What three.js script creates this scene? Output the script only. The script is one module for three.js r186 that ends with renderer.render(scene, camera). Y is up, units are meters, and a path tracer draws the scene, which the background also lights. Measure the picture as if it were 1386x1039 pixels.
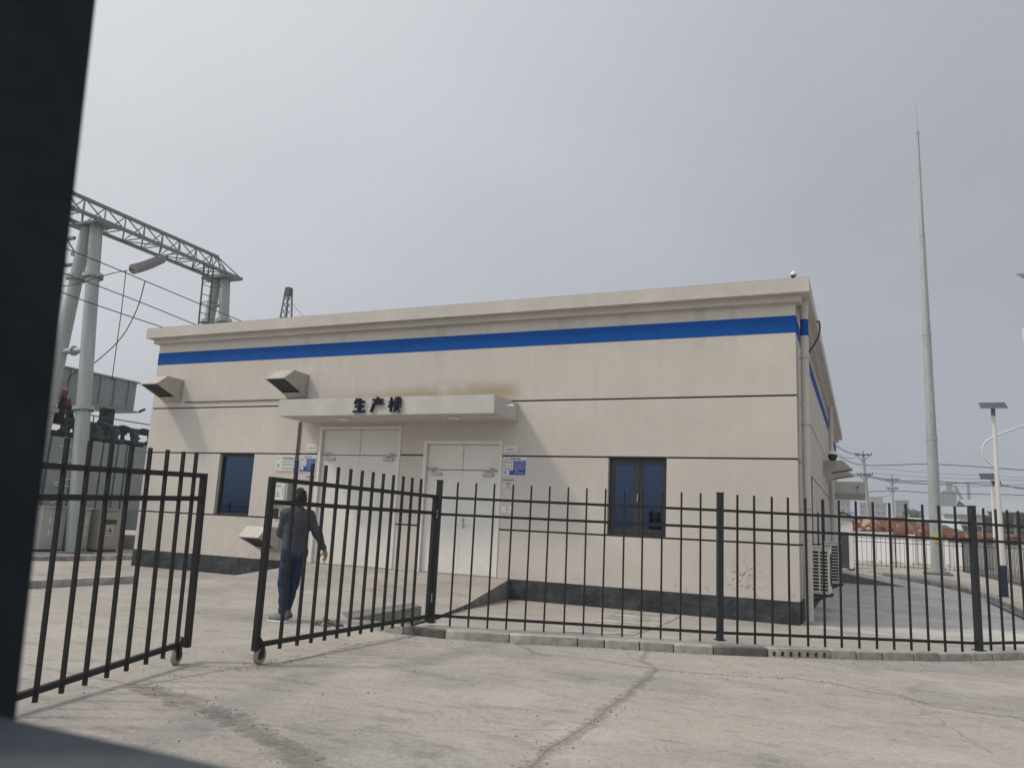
import * as THREE from 'three';
import { mergeGeometries, mergeVertices, toCreasedNormals } from 'three/addons/utils/BufferGeometryUtils.js';
import { RoundedBoxGeometry } from 'three/addons/geometries/RoundedBoxGeometry.js';
import { MarchingCubes } from 'three/addons/objects/MarchingCubes.js';

// ------------------------------------------------------------------ camera, sky, sun, exposure
// x runs along the facade (right +), z comes towards the camera, the facade lies at z = -FD
const scene = new THREE.Scene();
const EYE = 1.5, FD = 15.274;
const camera = new THREE.PerspectiveCamera(2 * Math.atan(519.5 / 1062.64) * 180 / Math.PI, 1024 / 767, 0.05, 3000);
camera.position.set(0, EYE, 0);
camera.rotation.set(THREE.MathUtils.degToRad(10.18), THREE.MathUtils.degToRad(24.337), THREE.MathUtils.degToRad(2.815), 'YXZ');
camera.focus = 13; camera.userData.fStop = 5.2;
scene.add(camera); camera.updateMatrixWorld(true);

const SUN = new THREE.Vector3(-0.526, 0.764, 0.376).normalize();
const renderer = new THREE.WebGLRenderer({ antialias: true });
renderer.toneMapping = THREE.LinearToneMapping;
renderer.toneMappingExposure = 1.06;
renderer.shadowMap.enabled = true;
renderer.setSize(1024, 767);

// small seeded generator and lattice noise
let seed = 1234567;
const rnd = () => { seed = (seed * 1664525 + 1013904223) >>> 0; return seed / 4294967296; };
const rr = (a, b) => a + (b - a) * rnd();
const hash2 = (x, y) => { let h = Math.imul(x, 374761393) ^ Math.imul(y, 668265263); h = Math.imul(h ^ (h >>> 13), 1274126177); return ((h ^ (h >>> 16)) >>> 0) / 4294967296; };
function vnoise(x, y, px = 0, py = 0) {       // px, py: lattice period for tiling (0 = none)
  const xi = Math.floor(x), yi = Math.floor(y), fx = x - xi, fy = y - yi;
  const u = fx * fx * (3 - 2 * fx), v = fy * fy * (3 - 2 * fy);
  const wx = i => px ? ((i % px) + px) % px : i, wy = i => py ? ((i % py) + py) % py : i;
  const a = hash2(wx(xi), wy(yi)), b = hash2(wx(xi + 1), wy(yi)), c = hash2(wx(xi), wy(yi + 1)), d = hash2(wx(xi + 1), wy(yi + 1));
  return a + (b - a) * u + (c - a) * v + (a - b - c + d) * u * v;
}
function fbm(x, y, oct = 4, per = 0) { let s = 0, a = .5, t = 0; for (let i = 0; i < oct; i++) { s += a * vnoise(x + i * 17, y + i * 31, per, per); t += a; a *= .5; x *= 2; y *= 2; per *= 2; } return s / t; }
const sstep = (a, b, x) => { const t = Math.min(1, Math.max(0, (x - a) / (b - a))); return t * t * (3 - 2 * t); };

{ // hazy bright sky: paler towards the sun, which stands behind the viewer's left shoulder
  const W = 1024, H = 512, data = new Float32Array(W * H * 4);
  for (let j = 0; j < H; j++) for (let i = 0; i < W; i++) {
    const v = (j + .5) / H, u = (i + .5) / W, el = (v - .5) * Math.PI, az = (u - .5) * 2 * Math.PI;
    const d = [Math.cos(el) * Math.cos(az), Math.sin(el), Math.cos(el) * Math.sin(az)];
    const cg = d[0] * SUN.x + d[1] * SUN.y + d[2] * SUN.z;
    const y = Math.max(d[1], 0.0);
    const q = 1 / (y + .35), nx = d[0] * q * 1.7, nz = d[2] * q * 1.7;
    const cl = fbm(nx + 40, nz + 40, 4) - .5;
    const L = .395 + .32 * Math.pow(Math.max(0, cg + .36), 1.75) + .5 * Math.exp((cg - 1) * 9);
    const k = L * (1 + cl * .24 * sstep(.05, .3, y)), w = sstep(-.3, .6, cg);
    const o = (j * W + i) * 4;
    data[o] = k * (.955 + .03 * w); data[o + 1] = k * (1.015 + .005 * w); data[o + 2] = k * (1.125 - .05 * w); data[o + 3] = 1;
  }
  const sky = new THREE.DataTexture(data, W, H, THREE.RGBAFormat, THREE.FloatType);
  sky.mapping = THREE.EquirectangularReflectionMapping; sky.magFilter = sky.minFilter = THREE.LinearFilter; sky.wrapS = THREE.RepeatWrapping; sky.needsUpdate = true;
  scene.background = sky; scene.environment = sky;
}
const sun = new THREE.DirectionalLight(0xfff1dc, 1.55);
sun.position.copy(SUN).multiplyScalar(80).add(new THREE.Vector3(-5, 0, -12)); sun.target.position.set(-5, 0, -12);
sun.castShadow = true; sun.shadow.radius = 11; sun.shadow.mapSize.set(4096, 4096);
Object.assign(sun.shadow.camera, { left: -45, right: 45, top: 45, bottom: -45, near: 1, far: 220 });
scene.add(sun, sun.target);
scene.fog = new THREE.FogExp2(new THREE.Color(.80, .85, .93), 0.0013);

// ------------------------------------------------------------------ helpers
const V = (x, y, z) => new THREE.Vector3(x, y, z);
const RAYM = new THREE.Matrix4().extractRotation(camera.matrixWorld);
const ray = (u, v) => V((u - 693) / 1062.64, -(v - 519.5) / 1062.64, -1).applyMatrix4(RAYM);
const atY = (u, v, y) => { const d = ray(u, v); return d.multiplyScalar((y - EYE) / d.y).add(V(0, EYE, 0)); };   // photo pixel on a level of known height
const atZ = (u, v, z) => { const d = ray(u, v); return d.multiplyScalar(z / d.z).add(V(0, EYE, 0)); };
const atX = (u, v, x) => { const d = ray(u, v); return d.multiplyScalar(x / d.x).add(V(0, EYE, 0)); };
const used = {};
const numbered = n => { const k = used[n] = (used[n] ?? -1) + 1; return k ? `${n}_${String(k).padStart(3, '0')}` : n; };
function tag(o, label, category, group) { o.userData.label = label; o.userData.category = category; if (group) o.userData.group = group; return o; }
function thing(name, label, category, pos = [0, 0, 0], ry = 0, group) {
  const g = new THREE.Group(); g.name = numbered(name); g.position.set(...pos); g.rotation.y = ry; scene.add(g); return tag(g, label, category, group);
}
function structure(o, name) { o.name = numbered(name); o.userData.kind = 'structure'; scene.add(o); return o; }
function metreUV(g) {                       // uv in metres, laid on each face along its main axis
  if (g.index) g = g.toNonIndexed();
  const p = g.attributes.position, n = new Float32Array(p.count * 2);
  const a = V(), b = V(), c = V(), nn = V();
  for (let i = 0; i < p.count; i += 3) {
    a.fromBufferAttribute(p, i); b.fromBufferAttribute(p, i + 1); c.fromBufferAttribute(p, i + 2);
    nn.copy(b).sub(a).cross(c.clone().sub(a)); const ax = Math.abs(nn.x), ay = Math.abs(nn.y), az = Math.abs(nn.z);
    [a, b, c].forEach((q, k) => { const o = (i + k) * 2; if (ay >= ax && ay >= az) { n[o] = q.x; n[o + 1] = q.z; } else if (ax >= az) { n[o] = q.z; n[o + 1] = q.y; } else { n[o] = q.x; n[o + 1] = q.y; } });
  }
  g.setAttribute('uv', new THREE.BufferAttribute(n, 2)); return g;
}
function add(parent, name, geo, mat, pos, rot) {
  const m = new THREE.Mesh(geo, mat); m.name = name; m.castShadow = m.receiveShadow = true;
  if (pos) m.position.set(...pos); if (rot) m.rotation.set(...rot);
  parent.add(m); return m;
}
function top(name, geo, mat, label, category, group) { const m = add(scene, numbered(name), geo, mat); return tag(m, label, category, group); }
const bx = (x0, x1, y0, y1, z0, z1) => metreUV(new THREE.BoxGeometry(x1 - x0, y1 - y0, z1 - z0).translate((x0 + x1) / 2, (y0 + y1) / 2, (z0 + z1) / 2));
const rbx = (x0, x1, y0, y1, z0, z1, r = .01, s = 2) => metreUV(new RoundedBoxGeometry(x1 - x0, y1 - y0, z1 - z0, s, r).translate((x0 + x1) / 2, (y0 + y1) / 2, (z0 + z1) / 2));
function orient(g, a, b) { const d = b.clone().sub(a), l = d.length(); g.applyQuaternion(new THREE.Quaternion().setFromUnitVectors(V(0, 1, 0), d.normalize())); return g.translate((a.x + b.x) / 2, (a.y + b.y) / 2, (a.z + b.z) / 2); }
const rod = (a, b, r0, r1 = r0, n = 10) => orient(new THREE.CylinderGeometry(r1, r0, a.distanceTo(b), n, 1), a, b);      // r0 at a, r1 at b
const bar = (a, b, w, d = w) => orient(new THREE.BoxGeometry(w, a.distanceTo(b), d), a, b);
const tube = (pts, r, seg = 24, n = 6, closed = false) => new THREE.TubeGeometry(new THREE.CatmullRomCurve3(pts, closed, 'centripetal'), seg, r, n, closed);
const merge = gs => mergeGeometries(gs.map(g => { const q = g.index ? g.toNonIndexed() : g; for (const k of Object.keys(q.attributes)) if (!['position', 'normal', 'uv'].includes(k)) q.deleteAttribute(k); return q; }));
function sagWire(a, b, sag, r, seg = 20) { const p = []; for (let i = 0; i <= 10; i++) { const t = i / 10; p.push(a.clone().lerp(b, t).add(V(0, -4 * sag * t * (1 - t), 0))); } return tube(p, r, seg, 5); }

// ------------------------------------------------------------------ textures and materials
function tex(w, h, fn, srgb = true) {
  const d = new Uint8Array(w * h * 4), c = [0, 0, 0];
  for (let j = 0; j < h; j++) for (let i = 0; i < w; i++) { fn(i, j, c); const o = (j * w + i) * 4; d[o] = Math.max(0, Math.min(255, c[0])); d[o + 1] = Math.max(0, Math.min(255, c[1])); d[o + 2] = Math.max(0, Math.min(255, c[2])); d[o + 3] = 255; }
  const t = new THREE.DataTexture(d, w, h); t.wrapS = t.wrapT = THREE.RepeatWrapping; t.magFilter = THREE.LinearFilter; t.minFilter = THREE.LinearMipmapLinearFilter; t.generateMipmaps = true;
  if (srgb) t.colorSpace = THREE.SRGBColorSpace; t.needsUpdate = true; return t;
}
const lin2s = c => 255 * (c <= .0031308 ? 12.92 * c : 1.055 * Math.pow(c, 1 / 2.4) - .055);
function rep(t, mx, my = mx, ox = 0, oy = 0) { const c = t.clone(); c.repeat.set(1 / mx, 1 / my); c.offset.set(ox, oy); c.needsUpdate = true; return c; }

const fineBump = tex(512, 512, (i, j, c) => { const n = 255 * (.6 * fbm(i / 16, j / 16, 4, 32) + .4 * hash2(i, j)); c[0] = c[1] = c[2] = n; }, false);
const mottle = (r, g, b, amp, warm = 0, size = 256, cells = 8) => tex(size, size, (i, j, c) => {
  const s = size / cells, n = fbm(i / s, j / s, 6, cells) - .5, m = fbm(i / s * 3 + 9, j / s * 3 + 5, 4, cells * 3) - .5, k = 1 + amp * (n * 2.2 + m * 1.2);
  c[0] = lin2s(r * k * (1 + warm * m)); c[1] = lin2s(g * k); c[2] = lin2s(b * k * (1 - warm * m));
});
const std = (o) => new THREE.MeshStandardMaterial({ roughness: .85, ...o });
const col = (r, g, b) => new THREE.Color().setRGB(r, g, b);

// facade paint: one sheet for the whole front, with the soot and rust stain over the canopy and the splashes above the plinth
const FX0 = -17.8, FW = 17.2, FH = 6.6;
const facadeTex = tex(2048, 1024, (i, j, c) => {
  const x = FX0 + (i + .5) / 2048 * FW, y = (j + .5) / 1024 * FH;
  const n = fbm(x * .55 + 30, y * .7 + 10, 4) - .5, m = fbm(x * 6 + 3, y * 6, 4) - .5, st = fbm(x * 9, y * .5 + 70, 3) - .5;
  let k = 1 + n * .19 + m * .08 + st * .06; let R = .572 * k, G = .534 * k, B = .488 * k;
  // stain: runs along the canopy top, densest towards its right end
  const wob = fbm(x * 1.4 + 5, y * 2 + 8, 5), topEdge = 4.38 + .32 * sstep(-10.2, -8.2, x) * fbm(x * .8 + 2, 4, 3) + .1 * wob;
  let s = sstep(-12.6, -9.6, x) * (1 - sstep(-7.0, -6.55, x)) * sstep(4.0, 4.1, y) * (1 - sstep(topEdge - .22, topEdge + .14, y)) * sstep(.2, .55, wob);
  R *= 1 - .27 * s; G *= 1 - .35 * s; B *= 1 - .50 * s;
  // rain runs under the cornice
  const run = sstep(.62, .8, fbm(x * 3.1 + 50, 2, 3)) * (1 - sstep(.2, 1.3, 5.95 - y)) * .1; R *= 1 - run; G *= 1 - run; B *= 1 - run;
  // earth splashes low on the wall
  const sp = sstep(.60, .8, fbm(x * 10 + 11, y * 10 + 7, 4)) * (1 - sstep(.45, .8, y)) * .35; R *= 1 - sp * .5; G *= 1 - sp * .62; B *= 1 - sp * .75;
  const pk = Math.exp(-((x + 2.05) ** 2 / .12 + (y - .75) ** 2 / .06)) * sstep(.58, .66, fbm(x * 26, y * 26, 3)); R *= 1 - .55 * pk; G *= 1 - .62 * pk; B *= 1 - .68 * pk;
  c[0] = lin2s(R); c[1] = lin2s(G); c[2] = lin2s(B);
});
facadeTex.repeat.set(1 / FW, 1 / FH); facadeTex.offset.set(-FX0 / FW, 0);
const plasterBump = rep(fineBump, .6);
const M = {};
M.wall = std({ map: facadeTex, bumpMap: plasterBump, bumpScale: .0015, roughness: .92 });
const paintTex = mottle(.565, .53, .485, .10, .03);
M.trim = std({ map: rep(paintTex, 3.1), bumpMap: plasterBump, bumpScale: .0015, roughness: .92 });
M.sidewall = std({ map: rep(mottle(.55, .515, .475, .1, .03), 3.7), bumpMap: plasterBump, bumpScale: .0015, roughness: .92 });
M.groove = std({ color: col(.035, .033, .032) });
M.blue = new THREE.MeshPhysicalMaterial({ map: rep(mottle(.001, .074, .32, .12), 4), roughness: .8, specularIntensity: .35 });
M.canopy = std({ map: rep(mottle(.52, .51, .48, .10, .03), 2.4), bumpMap: plasterBump, bumpScale: .001, roughness: .9 });
M.slate = [.030, .036, .043].map((v, i) => std({ map: rep(mottle(v, v * 1.09, v * 1.2, .75), 1.3), bumpMap: rep(fineBump, .5), bumpScale: .002, roughness: .8 }));
M.door = std({ map: rep(mottle(.70, .685, .64, .05), 2), roughness: .45 });
M.doorFrame = std({ map: rep(mottle(.72, .70, .665, .06), 1.5), roughness: .5 });
M.steelGrey = std({ color: col(.42, .41, .39), roughness: .35, metalness: .8 });
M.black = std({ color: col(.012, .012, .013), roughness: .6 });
M.darkFrame = std({ color: col(.022, .024, .028), roughness: .4 });
M.glass = new THREE.MeshPhysicalMaterial({ color: col(.05, .074, .122), metalness: 1, roughness: .03 });
M.hood = std({ map: rep(mottle(.46, .43, .39, .14, .05), 1.2), roughness: .5, metalness: .25 });
M.letter = new THREE.MeshPhysicalMaterial({ color: col(.005, .006, .024), roughness: .7, specularIntensity: .4 });
M.lampWhite = std({ color: col(.75, .75, .72), roughness: .4 });
M.fence = std({ map: rep(mottle(.0085, .0092, .0092, .45, .1), .7), roughness: .6 });
M.fencePost = std({ map: rep(mottle(.013, .018, .023, .4), .8), roughness: .5 });
M.navyPaint = std({ color: col(.01, .014, .05), roughness: .5 });
const concTex = tex(1024, 1024, (i, j, c) => {
  const n = fbm(i / 128, j / 128, 6, 8) - .5, m = fbm(i / 24 + 3, j / 24, 4, 0) - .5, b = fbm(i / 300 + 9, j / 300 + 4, 3) - .5;
  let k = 1 + n * .30 + m * .10; if (hash2(i, j) > .9965) k *= .72;
  const wx = sstep(0, .06, i / 1024) ; c[0] = lin2s(.385 * k * (1 + .05 * b)); c[1] = lin2s(.352 * k); c[2] = lin2s(.312 * k * (1 - .06 * b));
});
M.concrete = std({ map: rep(concTex, 6.3), bumpMap: rep(fineBump, 1.1), bumpScale: .004, roughness: .95 });
M.concreteFar = std({ map: rep(concTex, 11), roughness: .95 });
M.drive = std({ map: rep(mottle(.50, .488, .452, .28, .03), 5.2), bumpMap: rep(fineBump, 1.1), bumpScale: .004, roughness: .93 });
M.kerb = [.47, .41, .35, .15].map(v => std({ map: rep(mottle(v, v * .955, v * .87, .42, .08), 1.1 + v), bumpMap: rep(fineBump, .7), bumpScale: .006, roughness: .95 }));
M.cement = std({ map: rep(mottle(.17, .165, .15, .35, .05), 1.3), bumpMap: rep(fineBump, .8), bumpScale: .005, roughness: .95 });
M.earth = std({ map: rep(mottle(.27, .225, .17, .4, .15), 9), roughness: 1 });
M.joint = std({ map: rep(mottle(.25, .225, .19, .5, .1), 1.3), bumpMap: rep(fineBump, .5), bumpScale: .01, roughness: 1 });
M.galv = std({ map: rep(mottle(.21, .235, .24, .16), 1.6), roughness: .55, metalness: .25 });
M.galvPole = std({ map: rep(mottle(.38, .42, .41, .2), 1.6), roughness: .5, metalness: .3 });
M.tank = std({ map: rep(mottle(.29, .335, .34, .12), 2), roughness: .5 });
M.tankDark = std({ map: rep(mottle(.05, .058, .06, .3), 1), roughness: .6 });
M.cabinet = std({ map: rep(mottle(.36, .335, .30, .10), 1.5), roughness: .55 });
M.cabinetLight = std({ map: rep(mottle(.47, .46, .44, .08), 1.5), roughness: .55 });
M.porcelain = std({ color: col(.045, .02, .018), roughness: .25 });
M.insulator = std({ color: col(.34, .345, .34), roughness: .4 });
M.red = std({ color: col(.20, .012, .018), roughness: .5 });
M.wire = std({ color: col(.035, .037, .042), roughness: .6 });
M.white = std({ map: rep(mottle(.72, .71, .68, .07), 3), roughness: .7 });
M.shedShadeWall = std({ map: rep(mottle(.12, .095, .08, .3, .1), 4), roughness: .85 });  // dark tone carries the shade inside the open shed
M.rubber = std({ color: col(.30, .29, .24), roughness: .8 });
M.acCase = std({ map: rep(mottle(.70, .68, .63, .07), 1), roughness: .55 });

// the street's concrete in view: one unrepeated sheet with its dirt-filled joints, hairline cracks, scuffs and spots
const RX0 = -11, RZ0 = -13.4, RW = 18.4, RD = 10.4, TW = 2048, TH = 1158, ROAD = .08, KTOP = .18;
const jointLines = {
  A: [[-120, 884], [-20, 893], [40, 899], [100, 912], [150, 921], [182, 928]],
  B: [[182, 928], [232, 941], [272, 957], [310, 968], [352, 990], [386, 1012], [420, 1036], [470, 1075]],
  C: [[182, 928], [240, 918], [300, 907], [352, 899], [408, 892], [455, 879], [505, 868], [556, 860]],
  D: [[700, 872], [722, 884], [780, 890], [836, 897], [890, 906]],
  E: [[890, 906], [868, 924], [846, 943], [815, 966], [790, 986], [752, 1010], [700, 1052]],
  F: [[890, 906], [868, 893], [876, 881]],
  G: [[890, 906], [950, 911], [1006, 915], [1070, 917], [1120, 924], [1180, 936], [1222, 941], [1262, 955], [1386, 972], [1480, 985]],
};
const RP = (u, v) => { const p = atY(u, v, ROAD); return [p.x, p.z]; };
const jagged = pts => {     // a hand-broken line: short steps, knocked sideways by noise, ends kept
  const o = []; for (let s = 0; s + 1 < pts.length; s++) { const [x0, z0] = pts[s], [x1, z1] = pts[s + 1], l = Math.hypot(x1 - x0, z1 - z0), n = Math.max(1, Math.round(l / .09)); for (let k = 0; k < n; k++) { const t = k / n, x = x0 + (x1 - x0) * t, z = z0 + (z1 - z0) * t, e = s === 0 && k === 0 ? 0 : 1, d = (fbm(x * 6 + 2, z * 6 + 5, 3) - .5) * .075 * e; o.push([x - (z1 - z0) / l * d, z + (x1 - x0) / l * d]); } }
  o.push(pts[pts.length - 1]); return o;
};
const crackLines = [
  [[946, 886], [985, 900], [1020, 913], .014, .5], [[990, 889], [1060, 897], [1130, 906], [1190, 913], [1250, 921], [1330, 931], [1400, 938], .012, .62],
  [[1230, 937], [1250, 923], [1272, 924], .05, .28], [[1222, 941], [1252, 965], [1290, 985], [1340, 1020], .018, .4], [[1236, 968], [1268, 962], [1330, 976], [1400, 992], .02, .34],
  [[400, 991], [450, 989], [520, 990], [600, 988], [680, 988], [760, 986], .01, .55], [[432, 976], [452, 975], [470, 974], .02, .45], [[618, 926], [640, 925], .012, .5],
  [[1150, 890], [1160, 902], [1190, 909], .012, .4], [[1100, 925], [1150, 920], .01, .3], [[960, 905], [1000, 897], .012, .25], [[880, 962], [960, 970], [1010, 968], .02, .16], [[1000, 1010], [1080, 1020], [1160, 1016], .03, .14],
  [[190, 820], [260, 829], [352, 841], .012, .4], [[60, 838], [110, 836], .014, .4], [[60, 872], [120, 866], [200, 858], .012, .3], [[210, 800], [300, 806], [380, 800], .01, .25], [[60, 766], [130, 764], [190, 760], .02, .35], [[285, 812], [340, 822], [410, 818], .012, .22],
  [[620, 838], [700, 850], [760, 858], .012, .4], [[640, 852], [720, 842], .01, .35], [[690, 862], [745, 846], .01, .35], [[930, 850], [1000, 866], .012, .25], [[480, 800], [540, 806], .012, .3], [[505, 812], [530, 808], .015, .5], [[560, 790], [640, 797], .014, .2], [[430, 783], [560, 793], .012, .18],
  [[300, 905], [360, 903], [430, 900], [480, 896], .09, .2], [[400, 915], [450, 912], .10, .16], [[240, 905], [280, 902], .07, .22],
];
const rdark = new Float32Array(TW * TH);            // how much of the joint dirt covers each texel
function stampLine(pts, width, strength, rough) {
  for (let s = 0; s + 1 < pts.length; s++) {
    const [x0, z0] = pts[s], [x1, z1] = pts[s + 1], len = Math.hypot(x1 - x0, z1 - z0), N = Math.ceil(len / .004);
    for (let k = 0; k < N; k++) {
      const t = k / N, jx = (fbm((x0 + t * (x1 - x0)) * 5 + 3, (z0 + t * (z1 - z0)) * 5, 3) - .5) * rough, jz = (fbm((x0 + t * (x1 - x0)) * 5 + 63, (z0 + t * (z1 - z0)) * 5 + 9, 3) - .5) * rough;
      const cx = x0 + t * (x1 - x0) + jx + (rnd() + rnd() - 1) * width, cz = z0 + t * (z1 - z0) + jz + (rnd() + rnd() - 1) * width;
      const r = width * rr(.12, .5) + .004, pi = (cx - RX0) / RW * TW, pj = (cz - RZ0) / RD * TH, rp = Math.max(.7, r / RW * TW), st = strength * rr(.3, 1);
      for (let j = Math.floor(pj - rp); j <= pj + rp; j++) for (let i = Math.floor(pi - rp); i <= pi + rp; i++) {
        if (i < 0 || j < 0 || i >= TW || j >= TH) continue; const d = Math.hypot(i - pi, j - pj) / rp; if (d > 1) continue;
        const o = j * TW + i; rdark[o] = Math.max(rdark[o], st * (1 - d * d * .6));
      }
    }
  }
}
const jw = { A: [.04, .4], B: [.12, .56], C: [.035, .5], D: [.04, .5], E: [.06, .5], F: [.045, .4], G: [.038, .5] };
for (const k in jointLines) { const l = jagged(jointLines[k].map(p => RP(...p))); stampLine(l, jw[k][0], jw[k][1], .05); stampLine(l, jw[k][0] * .35, Math.min(.6, jw[k][1] * 1.2), .03); }
for (const c of crackLines) { const s = c[c.length - 1], w = c[c.length - 2]; stampLine(jagged(c.slice(0, -2).map(p => RP(...p))), w, Math.min(.7, s * 1.1), .1); }
for (let k = 0; k < 900; k++) { const x = rr(-9, 6), z = rr(-12, -3.6), l = rr(.0, .05), a = rr(-.4, .4); stampLine([[x, z], [x + .01 + l * Math.cos(a), z + l * Math.sin(a)]], rr(.003, .012), rr(.25, .75), .01); }
for (let k = 0; k < 36; k++) { const [x, z] = RP(rr(540, 660), rr(950, 975)); stampLine([[x, z], [x + .05, z + .07]], .012, .22, .01); }          // tread prints of dried mud
for (let k = 0; k < 5; k++) { const [x, z] = RP(796 + k * 16, 925 + (k % 2) * 2); stampLine([[x, z], [x + .02, z + .04]], .03, .24, .01); }
const roadTex = tex(TW, TH, (i, j, c) => {
  const x = RX0 + (i + .5) / TW * RW, z = RZ0 + (j + .5) / TH * RD;
  const n = fbm(x * .8 + 7, z * .8 + 3, 5) - .5, m = fbm(x * 7, z * 7 + 40, 4) - .5, br = fbm(x * 2.2 + (z * .35), z * 34 + x * 3, 3) - .5, g = hash2(i, j) - .5;
  const wet = sstep(.54, .72, fbm(x * .55 + 13, z * .9 + 21, 4)) * .16, pale = sstep(.55, .7, fbm(x * 1.1 + 71, z * 1.4 + 33, 5)) * .10;
  const hf = fbm(x * 38, z * 38, 3) - .5, sc = sstep(.60, .74, fbm(x * 3.2 + 90, z * 9 + 17, 5)) * .22; let k = 1 + n * .20 + m * .16 + br * .12 + g * .20 + hf * .30 - wet + pale - sc * .7; if (hash2(i * 3, j * 7) > .9985) k *= .6;
  let R = .375 * k, G = .345 * k * (1 + wet * .05), B = .308 * k * (1 + wet * .3 + pale * .1);
  const d = Math.min(.8, rdark[j * TW + i]) ; R = R * (1 - d) + .078 * d; G = G * (1 - d) + .070 * d; B = B * (1 - d) + .058 * d;
  c[0] = lin2s(R); c[1] = lin2s(G); c[2] = lin2s(B);
});
roadTex.wrapS = roadTex.wrapT = THREE.MirroredRepeatWrapping;
roadTex.repeat.set(1 / RW, 1 / RD); roadTex.offset.set(-RX0 / RW, -RZ0 / RD);
M.road = std({ map: roadTex, bumpMap: rep(fineBump, .9), bumpScale: .005, roughness: .95 });

// ------------------------------------------------------------------ ground, street slabs, yard
structure(add(scene, '', (() => { const g = new THREE.PlaneGeometry(5000, 5000, 40, 40).rotateX(-Math.PI / 2); const p = g.attributes.position, uv = g.attributes.uv; for (let i = 0; i < p.count; i++) uv.setXY(i, p.getX(i), p.getZ(i)); return g.translate(0, -.07, 0); })(), M.earth), 'ground');
{ // concrete street slabs, a dirt-filled gap between them
  const J = Object.fromEntries(Object.entries(jointLines).map(([k, l]) => [k, jagged(l.map(p => RP(...p)))]));
  const rev = a => [...a].reverse();
  const kerbFront = [[-5.83, -8.93], [-5.37, -8.91], [-4.78, -8.92], [-4.02, -9.18], [-3.25, -9.5], [-2.54, -9.77], [-1.71, -10.07], [-1.07, -10.42], [-.42, -10.81], [.16, -11.17], [.82, -11.63], [1.2, -11.99], [1.87, -12.66]];
  const kOff = kerbFront.map(([x, z]) => [x - .02, z - .05]);
  const polys = [
    [...J.A, ...J.B.slice(1), [-1.6, 9], [-30, 9], [-30, J.A[0][1]]],
    [...rev(J.A), [-30, J.A[0][1]], [-30, -8.8], [-5.9, -8.9], ...rev(J.C)],
    [...J.C, [-5.15, -8.95], ...kOff.slice(2, 4), ...J.D, ...J.E.slice(1), [.2, 9], [-1.6, 9], ...rev(J.B)],
    [J.D[0], ...kOff.slice(4, 5), ...rev(J.F), ...rev(J.D).slice(1, -1)],
    [...J.F, ...kOff.slice(6), [8, -18], [9, -8.4], ...rev(J.G)],
    [...J.G, [9, -8.4], [14, 9], [.2, 9], ...rev(J.E)],
  ];
  const road = new THREE.Group(); structure(road, 'road');
  for (const poly of polys) {
    let P = poly.filter((p, i) => { const q = poly[(i + 1) % poly.length]; return Math.hypot(p[0] - q[0], p[1] - q[1]) > .004; });
    let area = 0; P.forEach((p, i) => { const q = P[(i + 1) % P.length]; area += p[0] * q[1] - q[0] * p[1]; });
    if (area < 0) P.reverse();
    const ins = P.map((p, i) => { // move every corner 8 mm inwards
      const a = P[(i + P.length - 1) % P.length], b = P[(i + 1) % P.length]; const n1 = [-(p[1] - a[1]), p[0] - a[0]], n2 = [-(b[1] - p[1]), b[0] - p[0]];
      const l1 = Math.hypot(...n1), l2 = Math.hypot(...n2); let nx = n1[0] / l1 + n2[0] / l2, nz = n1[1] / l1 + n2[1] / l2; const l = Math.hypot(nx, nz) || 1; return [p[0] + nx / l * .002, p[1] + nz / l * .002];
    });
    const sh = new THREE.Shape(ins.map(p => new THREE.Vector2(p[0], -p[1])));
    const g = new THREE.ExtrudeGeometry(sh, { depth: .05, bevelEnabled: false }).rotateX(-Math.PI / 2).translate(0, ROAD - .05, 0);
    add(road, 'concrete_slab', metreUV(g), M.road);
  }
  const bed = new THREE.PlaneGeometry(44, 32).rotateX(-Math.PI / 2).translate(-8, ROAD - .012, -2);   // packed dirt in the joints
  bed.attributes.uv.array.forEach((v, i, a) => { a[i] = v * 40; });
  const sh = new THREE.Shape([[-30, -9], [-30, 9], [14, 9], [9, -8.4], [8, -17], [1.9, -12.6], [-1.7, -10.1], [-4.8, -9], [-5.9, -9]].map(p => new THREE.Vector2(p[0], -p[1])));
  add(road, 'joint_filling', metreUV(new THREE.ShapeGeometry(sh).rotateX(-Math.PI / 2).translate(0, ROAD - .003, 0)), M.joint);
}
function sheet(rows) {   // rows of [x, y, z] points, joined into quads
  const pos = []; for (let j = 0; j + 1 < rows.length; j++) for (let i = 0; i + 1 < rows[j].length; i++) { const a = rows[j][i], b = rows[j][i + 1], c = rows[j + 1][i], d = rows[j + 1][i + 1]; pos.push(...a, ...b, ...c, ...b, ...d, ...c); }
  const g = new THREE.BufferGeometry(); g.setAttribute('position', new THREE.Float32BufferAttribute(pos, 3)); g.setAttribute('uv', new THREE.Float32BufferAttribute(new Float32Array(pos.length / 3 * 2), 2)); metreUV(g); g.computeVertexNormals(); return g;
}
const upward = g => { const p = g.attributes.position, n = g.attributes.normal; for (let i = 0; i < p.count; i += 3) if (n.getY(i) < 0) { const t = [p.getX(i), p.getY(i), p.getZ(i)]; p.setXYZ(i, p.getX(i + 1), p.getY(i + 1), p.getZ(i + 1)); p.setXYZ(i + 1, ...t); } metreUV(g); g.computeVertexNormals(); return g; };
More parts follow.
